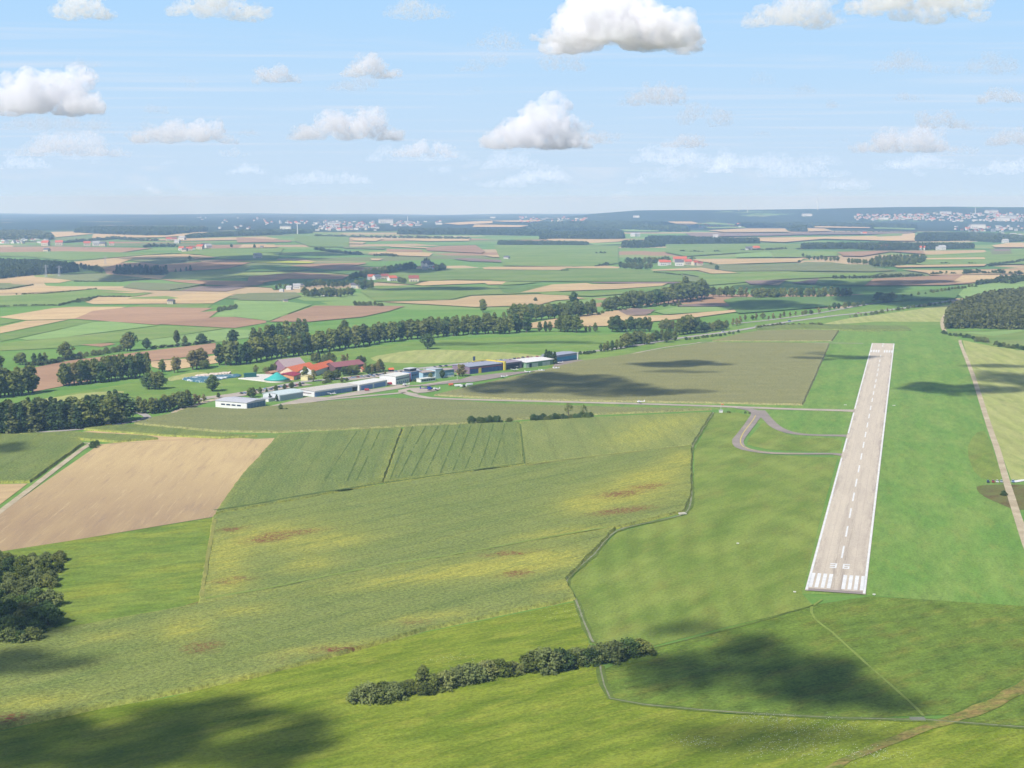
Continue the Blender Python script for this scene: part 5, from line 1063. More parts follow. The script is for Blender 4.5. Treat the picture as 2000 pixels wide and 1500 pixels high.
for a in (('A 440,836 540,810 620,800 730,772 980,772', 3.5, 5, 'thin dark hedge on the curved left field margin'), ('A 0,852 100,838 300,836 430,834', 3, 4, 'thin hedge line at the far left field'),
          ('A 560,655 900,656 980,645 1130,636', 3, 5, 'dark hedge line below the spruce clump'), ('A 120,752 340,748 560,728 730,710', 3, 4, 'long thin hedge between tan and green fields'), ('A 0,718 60,712 250,680', 3, 4, 'short hedge line left of the tan field'),
          ('A 1280,722 1380,708 1540,680', 3, 5, 'dark oblique hedge line on the shaded fields'), ('B 450,415 560,432 680,445 790,455', 11, 14, 'loose tree hedge on the green slope'), ('B 890,462 960,458 1050,466', 9, 12, 'short tree hedge on the stubble edge'),
          ('B 440,316 700,322 1000,325 1300,330 1600,338', 13, 22, 'long tree avenue across the far fields'), ('C 630,446 700,448', 9, 12, 'short dark hedge on the central pasture'), ('C 630,545 680,540 720,525', 8, 11, 'short oblique hedge left of the manor farm'),
          ('C 1060,590 1160,600 1270,612', 5, 8, 'low hedge below the stubble at the manor farm'), ('C 1260,432 1440,438', 8, 12, 'thin hedge behind the manor farm'), ('C 1520,435 1580,434', 8, 11, 'short hedge left of the solar-roofed farm'),
          ('C 1780,425 1900,425 2060,415', 10, 12, 'hedge right of the solar-roofed farm'), ('D 570,632 700,630 880,628 1060,618 1170,615 1240,612', 8, 9, 'dark hedge along the violet field'), ('D 1300,608 1370,602 1490,602', 9, 10, 'dark hedge between stubble fields at right'),
          ('D 1540,604 1620,598 1800,600 2020,602', 13, 12, 'thick dark hedge at the right picture edge'), ('D 1370,525 1440,525', 7, 11, 'left short hedge on the right pasture'), ('D 1580,524 1650,525', 7, 11, 'right short hedge on the right pasture'),
          ('D 1740,540 1820,530 1920,520 2010,500', 9, 11, 'ragged hedge on the right pasture edge'), ('D 560,292 900,290 1200,286', 12, 16, 'long far hedge before the town wood'), ('E 1140,312 1250,302 1400,292 1600,262', 5, 6, 'hedge above the long brown field'),
          ('E 190,440 300,440 420,420 520,390', 6, 7, 'hedge left of the long brown field'), ('A 480,365 700,350 860,335 1000,345 1180,350', 14, 20, 'tree hedge winding past the sandy knoll'), ('A 1080,398 1180,392 1320,395', 14, 18, 'dark tree hedge left of the far farm'),
          ('D 0,425 60,422 160,418', 8, 11, 'low hedge left of the long wood strip'), ('C 370,578 430,576', 5, 9, 'tiny hedge right of the pale stubble'), ('D 1640,680 1760,660 1900,668 2020,640', 11, 12, 'dark roadside hedge at the right edge'),
          ('D 1780,662 1860,640 1960,630 2040,628', 12, 13, 'second dark roadside hedge at the right edge'), ('X 140,372 300,350 420,345 600,352', 6, 7, 'dark bushy edge of the tall crop strip')):
    hedge(*a)
print(NT_)

# white umbels flowering in the foreground meadow
fl = []
for cx, cy, rx, ry, n_ in ((1490, 1408, 60, 9, 160), (1600, 1428, 90, 16, 260), (1530, 1462, 100, 18, 280), (1360, 1452, 40, 8, 90), (1700, 1476, 70, 10, 120), (880, 1290, 60, 8, 40), (1100, 1200, 60, 10, 60)):
    for k in range(n_):
        p = P(cx + R.gauss(0, rx * .6), cy + R.gauss(0, ry * .7)); s = R.uniform(.08, .17); z = R.uniform(.7, 1.0)
        fl.append([(p.x - s, p.y - s, z), (p.x + s, p.y - s * .8, z), (p.x + s, p.y + s, z + .05), (p.x - s * .7, p.y + s, z + .05)])
b0_ = np.array([P(1500, 1440).x, P(1500, 1440).y, 0]); o = qmesh('flowering_umbels', np.array(fl, dtype=float).reshape(-1, 3) - b0_, plain('umbel_white', (206, 214, 190), .9)); o.location = b0_
tag(o, 'scattered white flower heads in the foreground grass', 'flowers', kind='stuff')
# ------------------------------------------------------------------ buildings
BM = {}
def bmt(k, c, rough=.6, **kw):
    if k not in BM: BM[k] = plain(k, c, rough, **kw)
    return BM[k]
WH = bmt('white_wall', (246, 246, 246)); RG = bmt('grey_sheet_roof', (214, 214, 222), .5); DG = bmt('dark_glass', (60, 70, 90), .15, spec=.5)
def gable_roof(L, D, h, rise, over=.5, along='x', th=.25):
    """two-pitch roof slab; ridge parallel to x"""
    if along == 'x': pr = [(-over, h), (D / 2, h + rise), (D + over, h), (D + over, h + th), (D / 2, h + rise + th), (-over, h + th)]; return MB().prism(pr, -over, L + over)
    m = MB().prism([(-over, h), (L / 2, h + rise), (L + over, h), (L + over, h + th), (L / 2, h + rise + th), (-over, h + th)], -over, D + over)
    m.v = [(y, x, z) for x, y, z in m.v]; m.f = [f[::-1] for f in m.f]; return m
def walls(L, D, h, rise=0, along='x'):
    if along == 'x' or rise == 0:
        pr = [(0, -.3), (0, h)] + ([(D / 2, h + rise)] if rise else []) + [(D, h), (D, -.3)]; return MB().prism(pr[::-1], 0, L)
    m = MB().prism([(0, -.3), (0, h), (L / 2, h + rise), (L, h), (L, -.3)][::-1], 0, D); m.v = [(y, x, z) for x, y, z in m.v]; m.f = [f[::-1] for f in m.f]; return m
def bld(name, label, cat, A, L, D, h, th, rise=1.2, along='x', wm=None, rm=None, over=.6, curved=False):
    p = P(*A); r = empty(name, p, rad(th)); tag(r, label, cat)
    if curved:
        n = 12; arc = [(D * (.5 - .5 * math.cos(math.pi * i / n)), h + rise * math.sin(math.pi * i / n)) for i in range(n + 1)]
        MB().prism(([(0, -.3)] + arc + [(D, -.3)])[::-1], 0, L).build('wall', wm or WH, r)
        out = [((y - D / 2) * 1.03 + D / 2, z + .3) for y, z in arc]; MB().prism((arc + out[::-1]), -over, L + over).build('roof', rm or RG, r)
    else:
        walls(L, D, h, rise, along).build('wall', wm or WH, r)
        gable_roof(L, D, h + .02, rise, over, along).build('roof', rm or RG, r)
    return r
def doors(r, n, x0, x1, h, m, gap=.35, name='door', z0=0, y=0):
    w = (x1 - x0) / n
    for i in range(n):
        d = MB().box(x0 + i * w + gap / 2, x0 + (i + 1) * w - gap / 2, y - .18, y - .02, z0, h).build(name, m, r)
def wins_y(r, n, x0, x1, z0, z1, m, y=0, gap=1.0, side=-1):
    w = (x1 - x0) / n
    for i in range(n): MB().box(x0 + i * w + gap / 2, x0 + (i + 1) * w - gap / 2, y - .12 if side < 0 else y, y if side < 0 else y + .12, z0, z1).build('window', m, r)
def wins_x(r, n, y0, y1, z0, z1, m, x=0, gap=1.0):
    w = (y1 - y0) / n
    for i in range(n): MB().box(x - .14, x - .01, y0 + i * w + gap / 2, y0 + (i + 1) * w - gap / 2, z0, z1).build('window', m, r)
def ang(a, b): p, q = P(*a), P(*b); return math.degrees(math.atan2(q.y - p.y, q.x - p.x)), (q - p).length
a_, l_ = ang((482, 800), (519, 792.5)); print('hangar', a_, l_)
r = bld('white_hangar', 'large white hangar with flat grey roof and four dark window strips', 'hangar', (482, 800), l_, 37, 6.2, a_, 1.1, 'y')
doors(r, 6, 1, l_ - 1, 5.2, bmt('teal_grey_door', (104, 142, 162))); wins_x(r, 4, 6, 31, 2.6, 3.9, DG, gap=1.6)
MB().box(-.25, -.0, .1, 36.9, 5.95, 6.3).build('fascia', bmt('pale_trim', (226, 228, 236)), r)
a_, l_ = ang((546, 784), (592, 776.5)); print(a_, l_)
r = bld('arched_hangar', 'pale hangar with an arched light cyan roof and grey doors', 'hangar', (546, 784), l_, 22, 5.4, a_, 2.4, 'x', bmt('pale_wall', (226, 232, 238)), bmt('cyan_white_roof', (226, 240, 242), .5), curved=True)
doors(r, 5, 1, l_ - 1, 4.7, bmt('grey_blue_door', (190, 204, 214))); MB().box(-9, -.3, 6, 16, -.3, 3).build('annex', WH, r); MB().box(-9.4, -.35, 5.6, 16.4, 3.02, 3.3).build('annex_roof', RG, r)
a_, l_ = ang((614, 775.5), (698, 763)); print(a_, l_)
BD = bmt('blue_door', (142, 168, 226))
r = bld('blue_door_hangar', 'long low hangar with beige roof and a row of blue doors', 'hangar', (614, 775.5), l_, 26, 5.6, a_, .7, 'x', bmt('white_wall2', (240, 240, 242)), bmt('beige_roof', (222, 214, 204), .7))
doors(r, 7, .6, l_ - 8, 4.2, BD); MB().box(l_ - 7.5, l_ - .8, -.16, -.02, 0, 4.2).build('bay_shade_panel', bmt('shade', (40, 44, 60)), r)  # dark panel on the wall paints the unlit inside of the bay
MB().box(-.5, l_ + .5, -.95, -.62, 4.7, 6.1).build('fascia', bmt('white_fascia', (250, 248, 248)), r)
MB().box(-.3, -.02, 9, 22, .2, 1.6).build('plinth', bmt('white_fascia', (250, 248, 248)), r); MB().box(-.4, -.02, 4, 24, 3.1, 3.5).build('side_stripe', bmt('maroon_trim', (120, 80, 90)), r)
a_, l_ = ang((702, 763.5), (756, 753.5)); print(a_, l_)
r = bld('rounded_hangar', 'white round-edged hangar with two wide blue doors', 'hangar', (702, 763.5), l_, 20, 6.0, a_, .9, 'x', WH, bmt('white_roof', (248, 246, 240), .6), curved=True)
doors(r, 2, 1.5, l_ - 1.5, 4.7, BD, 3.0)
a_, l_ = ang((773, 752), (800, 746)); print(a_, l_)
r = bld('white_terminal', 'white two-storey block with a window band and small flags', 'building', (773, 752), l_, 20, 8.6, a_, 1.0, 'x', WH, bmt('white_roof', (248, 246, 240), .6), curved=True)
wins_y(r, 9, 1, l_ - 1, 5.0, 6.4, bmt('grey_window', (120, 130, 150), .2), gap=.5); wins_y(r, 6, 2, l_ - 2, 1.2, 3.0, bmt('sign_blue', (100, 120, 200)), gap=2.6)
MB().box(l_ + .05, l_ + 1.2, -.8, 8, 0, 9.3).build('red_pillar', bmt('red_trim', (196, 90, 110)), r)
a_, l_ = ang((803, 744), (826, 740)); print(a_, l_)
r = bld('control_tower', 'blue-walled control tower with dark glazed cab behind the terminal', 'tower', (803, 744), l_ * .9, 12, 9.6, a_, .4, 'x', bmt('mid_blue_wall', (130, 165, 215)), RG)
MB().box(-.5, 11, 1, 9, 10.4, 12.8).build('cab_glass', DG, r); MB().box(-1.1, 11.6, .4, 9.6, 12.82, 13.3).build('cab_roof', bmt('pale_trim', (226, 228, 236)), r)
wins_y(r, 4, 1, 12, 5, 7, DG, gap=1)
a_, l_ = ang((826, 742.5), (887, 735)); print(a_, l_)
LB = bmt('light_blue_wall', (186, 220, 240))
r = bld('light_blue_building', 'long light blue office building with a raised middle block', 'building', (826, 742.5), l_, 15, 8.0, a_, .6, 'x', LB, bmt('rusty_grey_roof', (196, 180, 172), .8))
MB().box(l_ * .38, l_ * .62, -.9, 14, -.3, 10.2).build('middle_block', bmt('light_blue_wall2', (204, 228, 240)), r); MB().box(l_ * .37, l_ * .63, -1.2, 14.4, 10.22, 10.6).build('middle_roof', RG, r)
wins_y(r, 8, 1, l_ * .36, 5.4, 7.0, bmt('bluish_window', (110, 150, 190), .2), gap=.8); wins_y(r, 8, l_ * .64, l_ - 1, 5.4, 7.0, bmt('bluish_window', (110, 150, 190), .2), gap=.8)
wins_y(r, 8, l_ * .64, l_ - 1, 2.0, 3.6, bmt('bluish_window', (110, 150, 190), .2), gap=.9); MB().box(l_ * .64, l_ - .1, -.2, -.02, -.2, 1.6).build('white_base', WH, r)
r2 = bld('pavilion', 'white flat-roofed pavilion in front of the light blue building', 'building', (822, 747), 22, 7, 3.6, a_, .3, 'x', WH, bmt('white_roof', (248, 246, 240), .6)); wins_y(r2, 6, 1, 21, 1, 2.6, DG, gap=.6)
a_, l_ = ang((917, 731), (984, 723)); print(a_, l_)
PU = bmt('violet_grey_wall', (150, 128, 152)); YE = bmt('yellow_frame', (246, 222, 92))
r = bld('yellow_frame_hangar', 'violet-grey hangar with dark blue doors and yellow portal frame', 'hangar', (917, 731), l_, 28, 8.2, a_, .6, 'x', PU, bmt('blue_grey_roof', (176, 180, 200), .6))
doors(r, 3, .8, 14, 5.8, bmt('dark_blue_door', (66, 88, 146))); doors(r, 6, 18.5, l_ - 1.6, 5.8, bmt('dark_blue_door', (66, 88, 146)))
MB().box(14.4, 18.2, -.5, -.02, 0, 6.0).build('yellow_door', YE, r); MB().box(l_ - 1.2, l_ + 1.4, -2.0, -.4, 0, 10.2).build('portal_post', YE, r); MB().box(l_ - 1.2, l_ + 1.4, -.38, 29, 9.1, 10.2).build('portal_beam', YE, r); MB().box(l_ * .6, l_ - 1.22, 27.4, 29, 9.1, 10.2).build('rear_beam', YE, r)
MB().box(0, l_ - 1.3, -.4, -.02, 5.9, 6.3).build('red_line', bmt('red_trim', (196, 90, 110)), r)
a2, l2 = ang((987, 723), (1018, 719)); 
r = bld('open_hangar', 'open dark-mouthed hangar joined to the yellow portal', 'hangar', (988, 723), l2, 22, 8.0, a2, .5, 'x', PU, bmt('violet_grey_roof', (172, 160, 176), .6))
MB().box(1, l2 - 4, -.16, -.02, 0, 6.2).build('bay_shade_panel', bmt('shade', (40, 44, 60)), r)  # hangar mouth is a dark panel, its inner shade painted on
a_, l_ = ang((1028, 719), (1080, 712)); print(a_, l_)
GN = bmt('green_wall', (142, 178, 148))
r = bld('green_hangar', 'pale green hangar with bright white roof and white doors', 'hangar', (1028, 719), l_, 30, 6.4, a_, 1.2, 'x', GN, bmt('bright_roof', (252, 250, 250), .6), 1.2)
for x, w_ in ((1, 4), (10, 11), (29, 6.5), (36, 7)): MB().box(x, min(x + w_, l_ - 1), -.18, -.02, 0, 4.6).build('door', bmt('white_door', (244, 244, 244)), r)
MB().box(5.6, 9.2, -.14, -.02, 0, 4.8).build('bay_shade_panel', bmt('shade', (40, 44, 60)), r)  # bay is not cut open; a dark panel paints its shade
a_, l_ = ang((1087, 708), (1128, 702)); print(a_, l_)
r = bld('teal_door_hangar', 'end hangar with grey roof and shining teal glass doors', 'hangar', (1087, 708.5), l_, 22, 8.6, a_, .8, 'x', bmt('mid_grey_wall', (168, 176, 196)), bmt('blue_grey_roof', (176, 180, 200), .6), .4)
doors(r, 8, .6, l_ - 1.6, 6.2, bmt('teal_glass', (62, 150, 190), .25), .3); doors(r, 8, .6, l_ - 1.6, 2.4, bmt('deep_blue_glass', (66, 108, 168), .25), .1, 'lower_panel', 0, -.2); MB().box(l_ - 1.2, l_ + .3, -1.0, -.1, 0, 9.4).build('end_pillar', WH, r)
# farm
def barn(label, A, B, D, h, rise, rc, wc, along='x', name='barn', over=.8, k=[0]):
    a_, l_ = ang(A, B); k[0] += 1
    return bld(name, label, 'barn' if name == 'barn' else 'house', A, l_, D, h, a_, rise, along, bmt(f'farm_wall_{wc}', wc), bmt(f'farm_roof_{rc}', rc, .8, var=.14, scale=1.5), over)
barn('big old barn with patched pinkish-grey roof and violet gable', (557, 727), (598, 722), 22, 5.5, 8, (200, 178, 178), (168, 132, 152))
barn('large farmhouse wing with bright orange roof at left', (576, 737), (618, 727), 18, 5.5, 5.5, (242, 136, 92), (236, 214, 186))
barn('second farm wing with orange roof stepping right', (612, 736), (640, 727), 16, 6, 5, (246, 128, 80), (240, 240, 238))
barn('rear farm wing with bright orange roof', (640, 727), (656, 722), 14, 6, 5, (250, 138, 88), (120, 96, 90))
r = barn('long barn with dull maroon roof behind trees', (655, 728), (712, 721), 20, 6, 4.5, (168, 108, 112), (120, 90, 90))
r = barn('shed with crimson roof and orange walls', (574, 743), (588, 738), 20, 4.6, 2.0, (176, 62, 84), (240, 170, 120)); doors(r, 2, 1, 9, 3.4, WH)
barn('small dark-roofed hut left of the big barn', (530, 733), (542, 731), 8, 2.6, 1.5, (204, 160, 128), (150, 110, 90))
barn('small orange-roofed outbuilding among the right trees', (708, 727), (714, 725), 7, 3.2, 2, (240, 128, 80), (220, 190, 160))
barn('white and cream farm outbuilding below the orange roofs', (601, 744), (607, 742), 8, 5, 1, (240, 226, 170), (244, 232, 176))
barn('grey low lean-to in front of the big barn', (553, 731), (572, 728), 7, 3, 1.4, (184, 170, 174), (170, 150, 160))
# slurry tank with teal tent roof
p = P(541, 745); r = empty('slurry_tank', p); tag(r, 'round tank with a pointed teal tent roof', 'tank')
MB().lathe([(13.5, -.2), (13.5, 2.4)], n=40).build('tank_wall', bmt('pale_concrete', (236, 230, 218)), r); MB().lathe([(14, 2.42), (9.5, 4.4), (5, 7), (1.6, 9.4), (.3, 10)], n=40).build('tent_roof', bmt('teal_tarp', (74, 190, 184), .5), r, True)
# silage clamp and its sheets
def slab(name, ol, h, m, label, cat, rough=.25, rnd=1):
    w = world(smooth_loop(pts(ol), rnd))
    if sum(w[i].cross(w[(i + 1) % len(w)]) for i in range(len(w))) < 0: w = w[::-1]
    vs, fs, bd = cdt(w, (3, 3), 3); c = sum(w, Vector((0, 0))) / len(w)
    v3 = []
    for i, v in enumerate(vs):
        v3.append((v.x - c.x, v.y - c.y, (h * .35 if i < len(bd) else h * (1 + rough * RN.randn() * .6))))
    b0 = len(v3); n = len(bd); v3 += [(p.x - c.x, p.y - c.y, -.2) for p in bd]
    o = mesh(name, v3, [tuple(f) for f in fs], m); fix_up(o)
    bm = bmesh.new(); bm.from_mesh(o.data); bm.verts.ensure_lookup_table()
    for i in range(n): bm.faces.new([bm.verts[k] for k in (b0 + i, b0 + (i + 1) % n, (i + 1) % n, i)])
    bm.to_mesh(o.data); bm.free(); o.location = (c.x, c.y, .3); return tag(o, label, cat)
t = NT('silage_sheet'); tc = t.new('ShaderNodeTexCoord'); nn = t.noise(tc.outputs['Object'], .12, 4, .7)
c = t.mix(t.map(nn, .52, .6), lin(74, 124, 142), lin(232, 238, 242)); t.out(c); t.b.inputs['Roughness'].default_value = .5
slab('silage_clamp', 'G -40,405 100,388 260,385 420,368 560,364 550,385 400,400 300,428 160,440 40,425', 1.6, t.m, 'long silage heap under teal and white sheets', 'silage heap')
slab('sand_heap', 'G 90,385 200,372 450,344 460,356 330,370 120,392', 2.2, bmt('pale_sand', (240, 222, 206)), 'narrow pale earth bank behind the silage heap', 'bank')
slab('concrete_yard', 'G 500,400 620,392 640,362 760,358 900,362 1050,395 1080,412 960,432 860,440 780,430 620,412', .7, bmt('white_concrete', (244, 240, 232)), 'white concrete yard around the teal-roofed tank', 'yard', .05)
r = empty('container', P(478, 739), rad(20)); tag(r, 'dark green container standing at the silage heap', 'container'); MB().box(0, 13, 0, 6, 0, 5).build('body', bmt('dark_green', (28, 96, 92)), r); MB().box(-.2, 13.2, -.2, 6.2, 5.02, 5.3).build('lid', bmt('dark_green2', (40, 110, 104)), r)
# sign panel and dish
r = empty('billboard', P(926, 710), rad(40)); tag(r, 'dark blue upright billboard beside the highway', 'billboard'); MB().box(-1.6, 1.6, -.15, .15, 2.5, 8.5).build('panel', bmt('billboard_blue', (84, 96, 140)), r)
for s in (-1.1, 1.1): MB().tube((s, 0, -.2), (s, 0, 2.5), .12, .12).build('post', BARK, r)
r = empty('kiosk', P(764, 726), rad(30)); tag(r, 'small dark kiosk with an orange roof in the meadow', 'kiosk'); MB().box(-2.6, 2.6, -2, 2, 0, 2.6).build('wall', bmt('shade', (40, 44, 60)), r); MB().prism([(-2.6, 2.62), (0, 4.6), (2.6, 2.62)], -3, 3).build('roof', bmt('orange_roof', (246, 130, 80)), r)  # kiosk walls are dark in themselves, sharing the bay panels' material
r = empty('wind_mast', P(893, 744)); tag(r, 'thin white mast on the grass before the apron', 'mast'); MB().tube((0, 0, 0), (0, 0, 8), .16, .1, 8).build('pole', WH, r); MB().lathe([(.5, -.6), (.3, .6)], (0.7, 0, 7.6), 8, 'x').build('windsock', bmt('windsock_red', (230, 120, 90)), r)

# ------------------------------------------------------------------ vehicles and aircraft
TY = bmt('tyre', (30, 30, 32), .9)
def make_car(name, label, cat, c, L=4.4, W=1.8, Hb=.85, Hc=1.45, cab=(.22, .8)):
    r = empty(name); tag(r, label, cat)
    b = MB().prism([(-W / 2, .28), (W / 2, .28), (W / 2, Hb * .8), (W / 2 - .08, Hb), (-W / 2 + .08, Hb), (-W / 2, Hb * .8)], 0, L); b.build('body', bmt(f'paint_{c}', c, .3, spec=.5), r)
    x0, x1 = L * cab[0], L * cab[1]; s = .35
    MB().add([(x0, -W / 2 + .1, Hb), (x1, -W / 2 + .1, Hb), (x1, W / 2 - .1, Hb), (x0, W / 2 - .1, Hb), (x0 + s, -W / 2 + .25, Hc - .06), (x1 - s, -W / 2 + .25, Hc - .06), (x1 - s, W / 2 - .25, Hc - .06), (x0 + s, W / 2 - .25, Hc - .06)],
             [(4, 5, 6, 7), (0, 1, 5, 4), (1, 2, 6, 5), (2, 3, 7, 6), (3, 0, 4, 7)]).build('window', DG, r)
    MB().box(x0 + s, x1 - s, -W / 2 + .24, W / 2 - .24, Hc - .06, Hc).build('roof', bmt(f'paint_{c}', c, .3, spec=.5), r)
    for x in (L * .19, L * .81):
        for s_ in (-1, 1): MB().lathe([(.2, -.1), (.33, -.1), (.33, .1), (.2, .1)], (x, s_ * (W / 2 - .12), .33), 12, 'y').build('wheel', TY, r)
    return r
def dup(root, loc, rz, label, group=None):
    r = root.copy(); COL.objects.link(r); r.location = loc; r.rotation_euler = (0, 0, rz); r['label'] = label
    if group: r['group'] = group
    for ch in list(root.children):
        o = ch.copy(); COL.objects.link(o); o.parent = r
        for g in ch.children:
            q = g.copy(); COL.objects.link(q); q.parent = o
    return r
CC = {'white': (244, 244, 246), 'silver': (196, 200, 208), 'dark blue': (50, 60, 96), 'red': (190, 50, 52), 'black': (36, 38, 44), 'light blue': (150, 180, 216)}
cars = {}
def car(col, px, py, rz, label, z=.5, group=None, van=False):
    p = P(px, py); p.z = z; k = (col, van)
    if k not in cars:
        r = make_car('van' if van else 'parked_car', label, 'van' if van else 'car', CC.get(col) or (250, 216, 20), 5.6 if van else 4.4, 2.1 if van else 1.8, 1.3 if van else .85, 2.5 if van else 1.45, (.04, .86) if van else (.22, .82))
        cars[k] = r; r.location = p; r.rotation_euler = (0, 0, rz)
        if group: r['group'] = group
        return r
    return dup(cars[k], p, rz, label, group)
CC['yellow'] = (250, 214, 20)
car('yellow', 205, 832, rad(20), 'bright yellow van on the country road by the fir belt', .4, van=True)
car('black', 22, 851, rad(10), 'black car on the country road left of the yellow van', .4)
car('dark blue', 228, 831, rad(25), 'dark blue car right behind the yellow van', .4)
for i, (c, x) in enumerate((('dark blue', 1930), ('red', 1940), ('white', 1948), ('silver', 1956), ('light blue', 1979))):
    car(c, x, 944, rad(75), ['dark blue', 'red', 'white', 'silver', 'light blue'][i] + ' car parked ' + ['at the left end of', 'second in', 'in the middle of', 'fourth in', 'beyond the path from'][i] + ' the row beside the gravel path', .5)
R2 = random.Random(5); names = list(CC)[:6]
a0 = math.atan2(P(1130, 690).y - P(740, 731).y, P(1130, 690).x - P(740, 731).x)
k = 0
for line, n, wh in (('G 560,556 800,514 1180,456', 24, 'in the car park behind the arched hangar'), ('G 1560,412 1750,388 1980,362', 26, 'in the car park behind the blue-doored hangar'), ('F 770,728 830,722 880,716', 10, 'in the car park behind the light blue building'), ('F 905,713 960,707 1040,700 1100,695', 22, 'in the roadside row behind the yellow-framed hangar')):
    q = pts(line)
    for i in range(n):
        x, y = along(q, (i + .5) / n); cn = R2.choice(names)
        car(cn, x + R2.uniform(-1, 1), y + R2.uniform(-1.5, 1.5), a0 + rad(90) + R2.uniform(-.1, .1), f'{cn} car, {ordw(i + 1)} from the left {wh}', .62, 'cars ' + wh)
hw = [(690, 738, 'white', 0), (1010, 701.5, 'red', 0), (1260, 673, 'white', 1), (1335, 660, 'silver', 0), (1410, 650, 'white', 1), (1475, 638, 'silver', 0), (1540, 629, 'light blue', 1), (1610, 620, 'white', 0), (1675, 612, 'red', 0), (1720, 607.5, 'white', 1), (1815, 594, 'light blue', 1), (1150, 688, 'black', 0)]
for i, (x, y, c, v) in enumerate(hw): car(c, x, y, a0, f'{c} {"van" if v else "car"} driving on the highway, {ordw(i + 1)} along it', .5, 'traffic on the highway', bool(v))
# light aeroplane
def plane(c):
    r = empty('aeroplane'); w = bmt(f'aircraft_{c}', c, .3, spec=.5)
    MB().lathe([(.15, 0), (.55, .5), (.72, 1.8), (.7, 3.2), (.35, 5.4), (.12, 7.4)], (0, 0, 1.5), 12, 'x').build('fuselage', w, r, True)
    MB().prism([(-5.4, 1.95), (0, 1.85), (5.4, 1.95), (5.4, 2.1), (0, 2.05), (-5.4, 2.1)], 1.7, 3.2).build('wing', w, r)
    MB().prism([(-1.7, 1.6), (1.7, 1.6), (1.7, 1.7), (-1.7, 1.7)], 6.5, 7.5).build('tailplane', w, r)
    MB().add([(6.2, -.06, 1.7), (7.5, -.06, 1.7), (7.6, -.06, 3.1), (7.0, -.06, 3.1), (6.2, .06, 1.7), (7.5, .06, 1.7), (7.6, .06, 3.1), (7.0, .06, 3.1)], [(0, 1, 2, 3), (7, 6, 5, 4), (0, 4, 5, 1), (1, 5, 6, 2), (2, 6, 7, 3), (3, 7, 4, 0)]).build('fin', w, r)
    MB().box(1.2, 2.4, -.5, .5, 1.8, 2.3).build('windscreen', DG, r)
    for x, y in ((.9, 0), (2.7, 1.1), (2.7, -1.1)):
        g = MB(); g.tube((2.3 if y else .9, y * .4, 1.3), (x, y, .4), .06, .06); g.lathe([(.12, -.1), (.28, -.1), (.28, .1), (.12, .1)], (x, y, .29), 10, 'y'); g.build('wheel', TY, r)
    MB().box(-.06, .02, -.08, .08, .6, 2.4).build('propeller', TY, r)
    return tag(r, 'x', 'aeroplane')
pa = plane((248, 248, 250)); first = True
for px, py, rz, lb in ((1003, 726, 60, 'white high-winged aeroplane before the open hangar'), (1036, 730, 150, 'white aeroplane parked on the grass edge beside the maize'), (978, 739, 20, 'lone white aeroplane on the grass below the apron'), (1064, 726.5, 200, 'white aeroplane on the grass right of the grass-edge plane'), (1080, 722.5, 10, 'white aeroplane left of the last parked plane'), (1092, 722, 190, 'last white aeroplane in the grass row before the green hangar'), (1089, 711.5, 30, 'white aeroplane between conifers and teal-doored hangar'), (1004, 721, 100, 'white aeroplane inside the mouth of the open hangar'), (786, 754.5, 15, 'white aeroplane on the paved square near the terminal'), (645, 773.5, 60, 'white aeroplane before the blue doors'), (1244, 788.5, 5, 'small white aeroplane rolling on the long taxiway'), (846, 763, 20, 'white glider lying beside the blue helicopter')):
    p = P(px, py); p.z = .55
    if first: pa.location = p; pa.rotation_euler = (0, 0, rad(rz)); pa['label'] = lb; first = False
    else: dup(pa, p, rad(rz), lb)
for (px, py, nm, c, lb, rz) in ((877, 754, 'trailer', (240, 120, 70), 'orange trailer on the grass beside the white trailers', 30), (888, 756, 'trailer', (246, 246, 248), 'left white glider trailer on the grass', 20), (899, 757, 'trailer', (246, 246, 248), 'middle white glider trailer on the grass', 20), (911, 754, 'trailer', (236, 242, 240), 'right pale trailer beside the dark bush', 25), (776, 750, 'trailer', (240, 170, 60), 'small orange cart before the terminal', 60), (757, 752, 'trailer', (196, 60, 66), 'red cart beside the round-edged hangar', 30), (712, 764, 'trailer', (180, 70, 76), 'small red cart on the taxiway edge', 10)):
    r = empty(nm, P(px, py) + Vector((0, 0, .3)), rad(rz)); tag(r, lb, 'trailer'); W = 7 if c[0] > 235 and c[1] > 200 else 4.5
    MB().prism([(-1.1, .6), (1.1, .6), (1.2, 1.6), (.8, 2.5), (-.8, 2.5), (-1.2, 1.6)], 0, W).build('body', bmt(f'trailer_{c}', c, .4), r); MB().tube((0, 0, .6), (-1.4, 0, .5), .08, .06).build('drawbar', TY, r)
    for s in (-1, 1): MB().lathe([(.1, -.1), (.35, -.1), (.35, .1), (.1, .1)], (W * .55, s * .95, .35), 10, 'y').build('wheel', TY, r)
tree('dbush', 906, 757, 4, 'dark bush between the white trailers')
# helicopter
r = empty('helicopter', P(838, 764) + Vector((0, 0, .55)), rad(28)); tag(r, 'blue helicopter standing on the pale pad', 'helicopter'); HB = bmt('helicopter_blue', (44, 66, 168), .3, spec=.5)
MB().lathe([(.3, -2.2), (1.2, -1.2), (1.5, .6), (1.35, 2.6), (.8, 4.0)], (0, 0, 2.2), 16, 'x').build('fuselage', HB, r, True) 
MB().tube((-1.8, 0, 2.6), (-9.5, 0, 3.1), .5, .22, 10).build('tail_boom', HB, r); MB().prism([(-.1, 2.6), (.1, 2.6), (.1, 5.0), (-.1, 5.0)], -10.2, -9.1).build('tail_fin', HB, r)
MB().box(2.2, 3.6, -.9, .9, 2.3, 3.1).build('windscreen', DG, r); MB().box(-2.0, 1.6, -.7, .7, 3.4, 4.3).build('engine_cowl', HB, r); MB().tube((0, 0, 4.2), (0, 0, 4.9), .15, .15, 8).build('rotor_mast', TY, r)
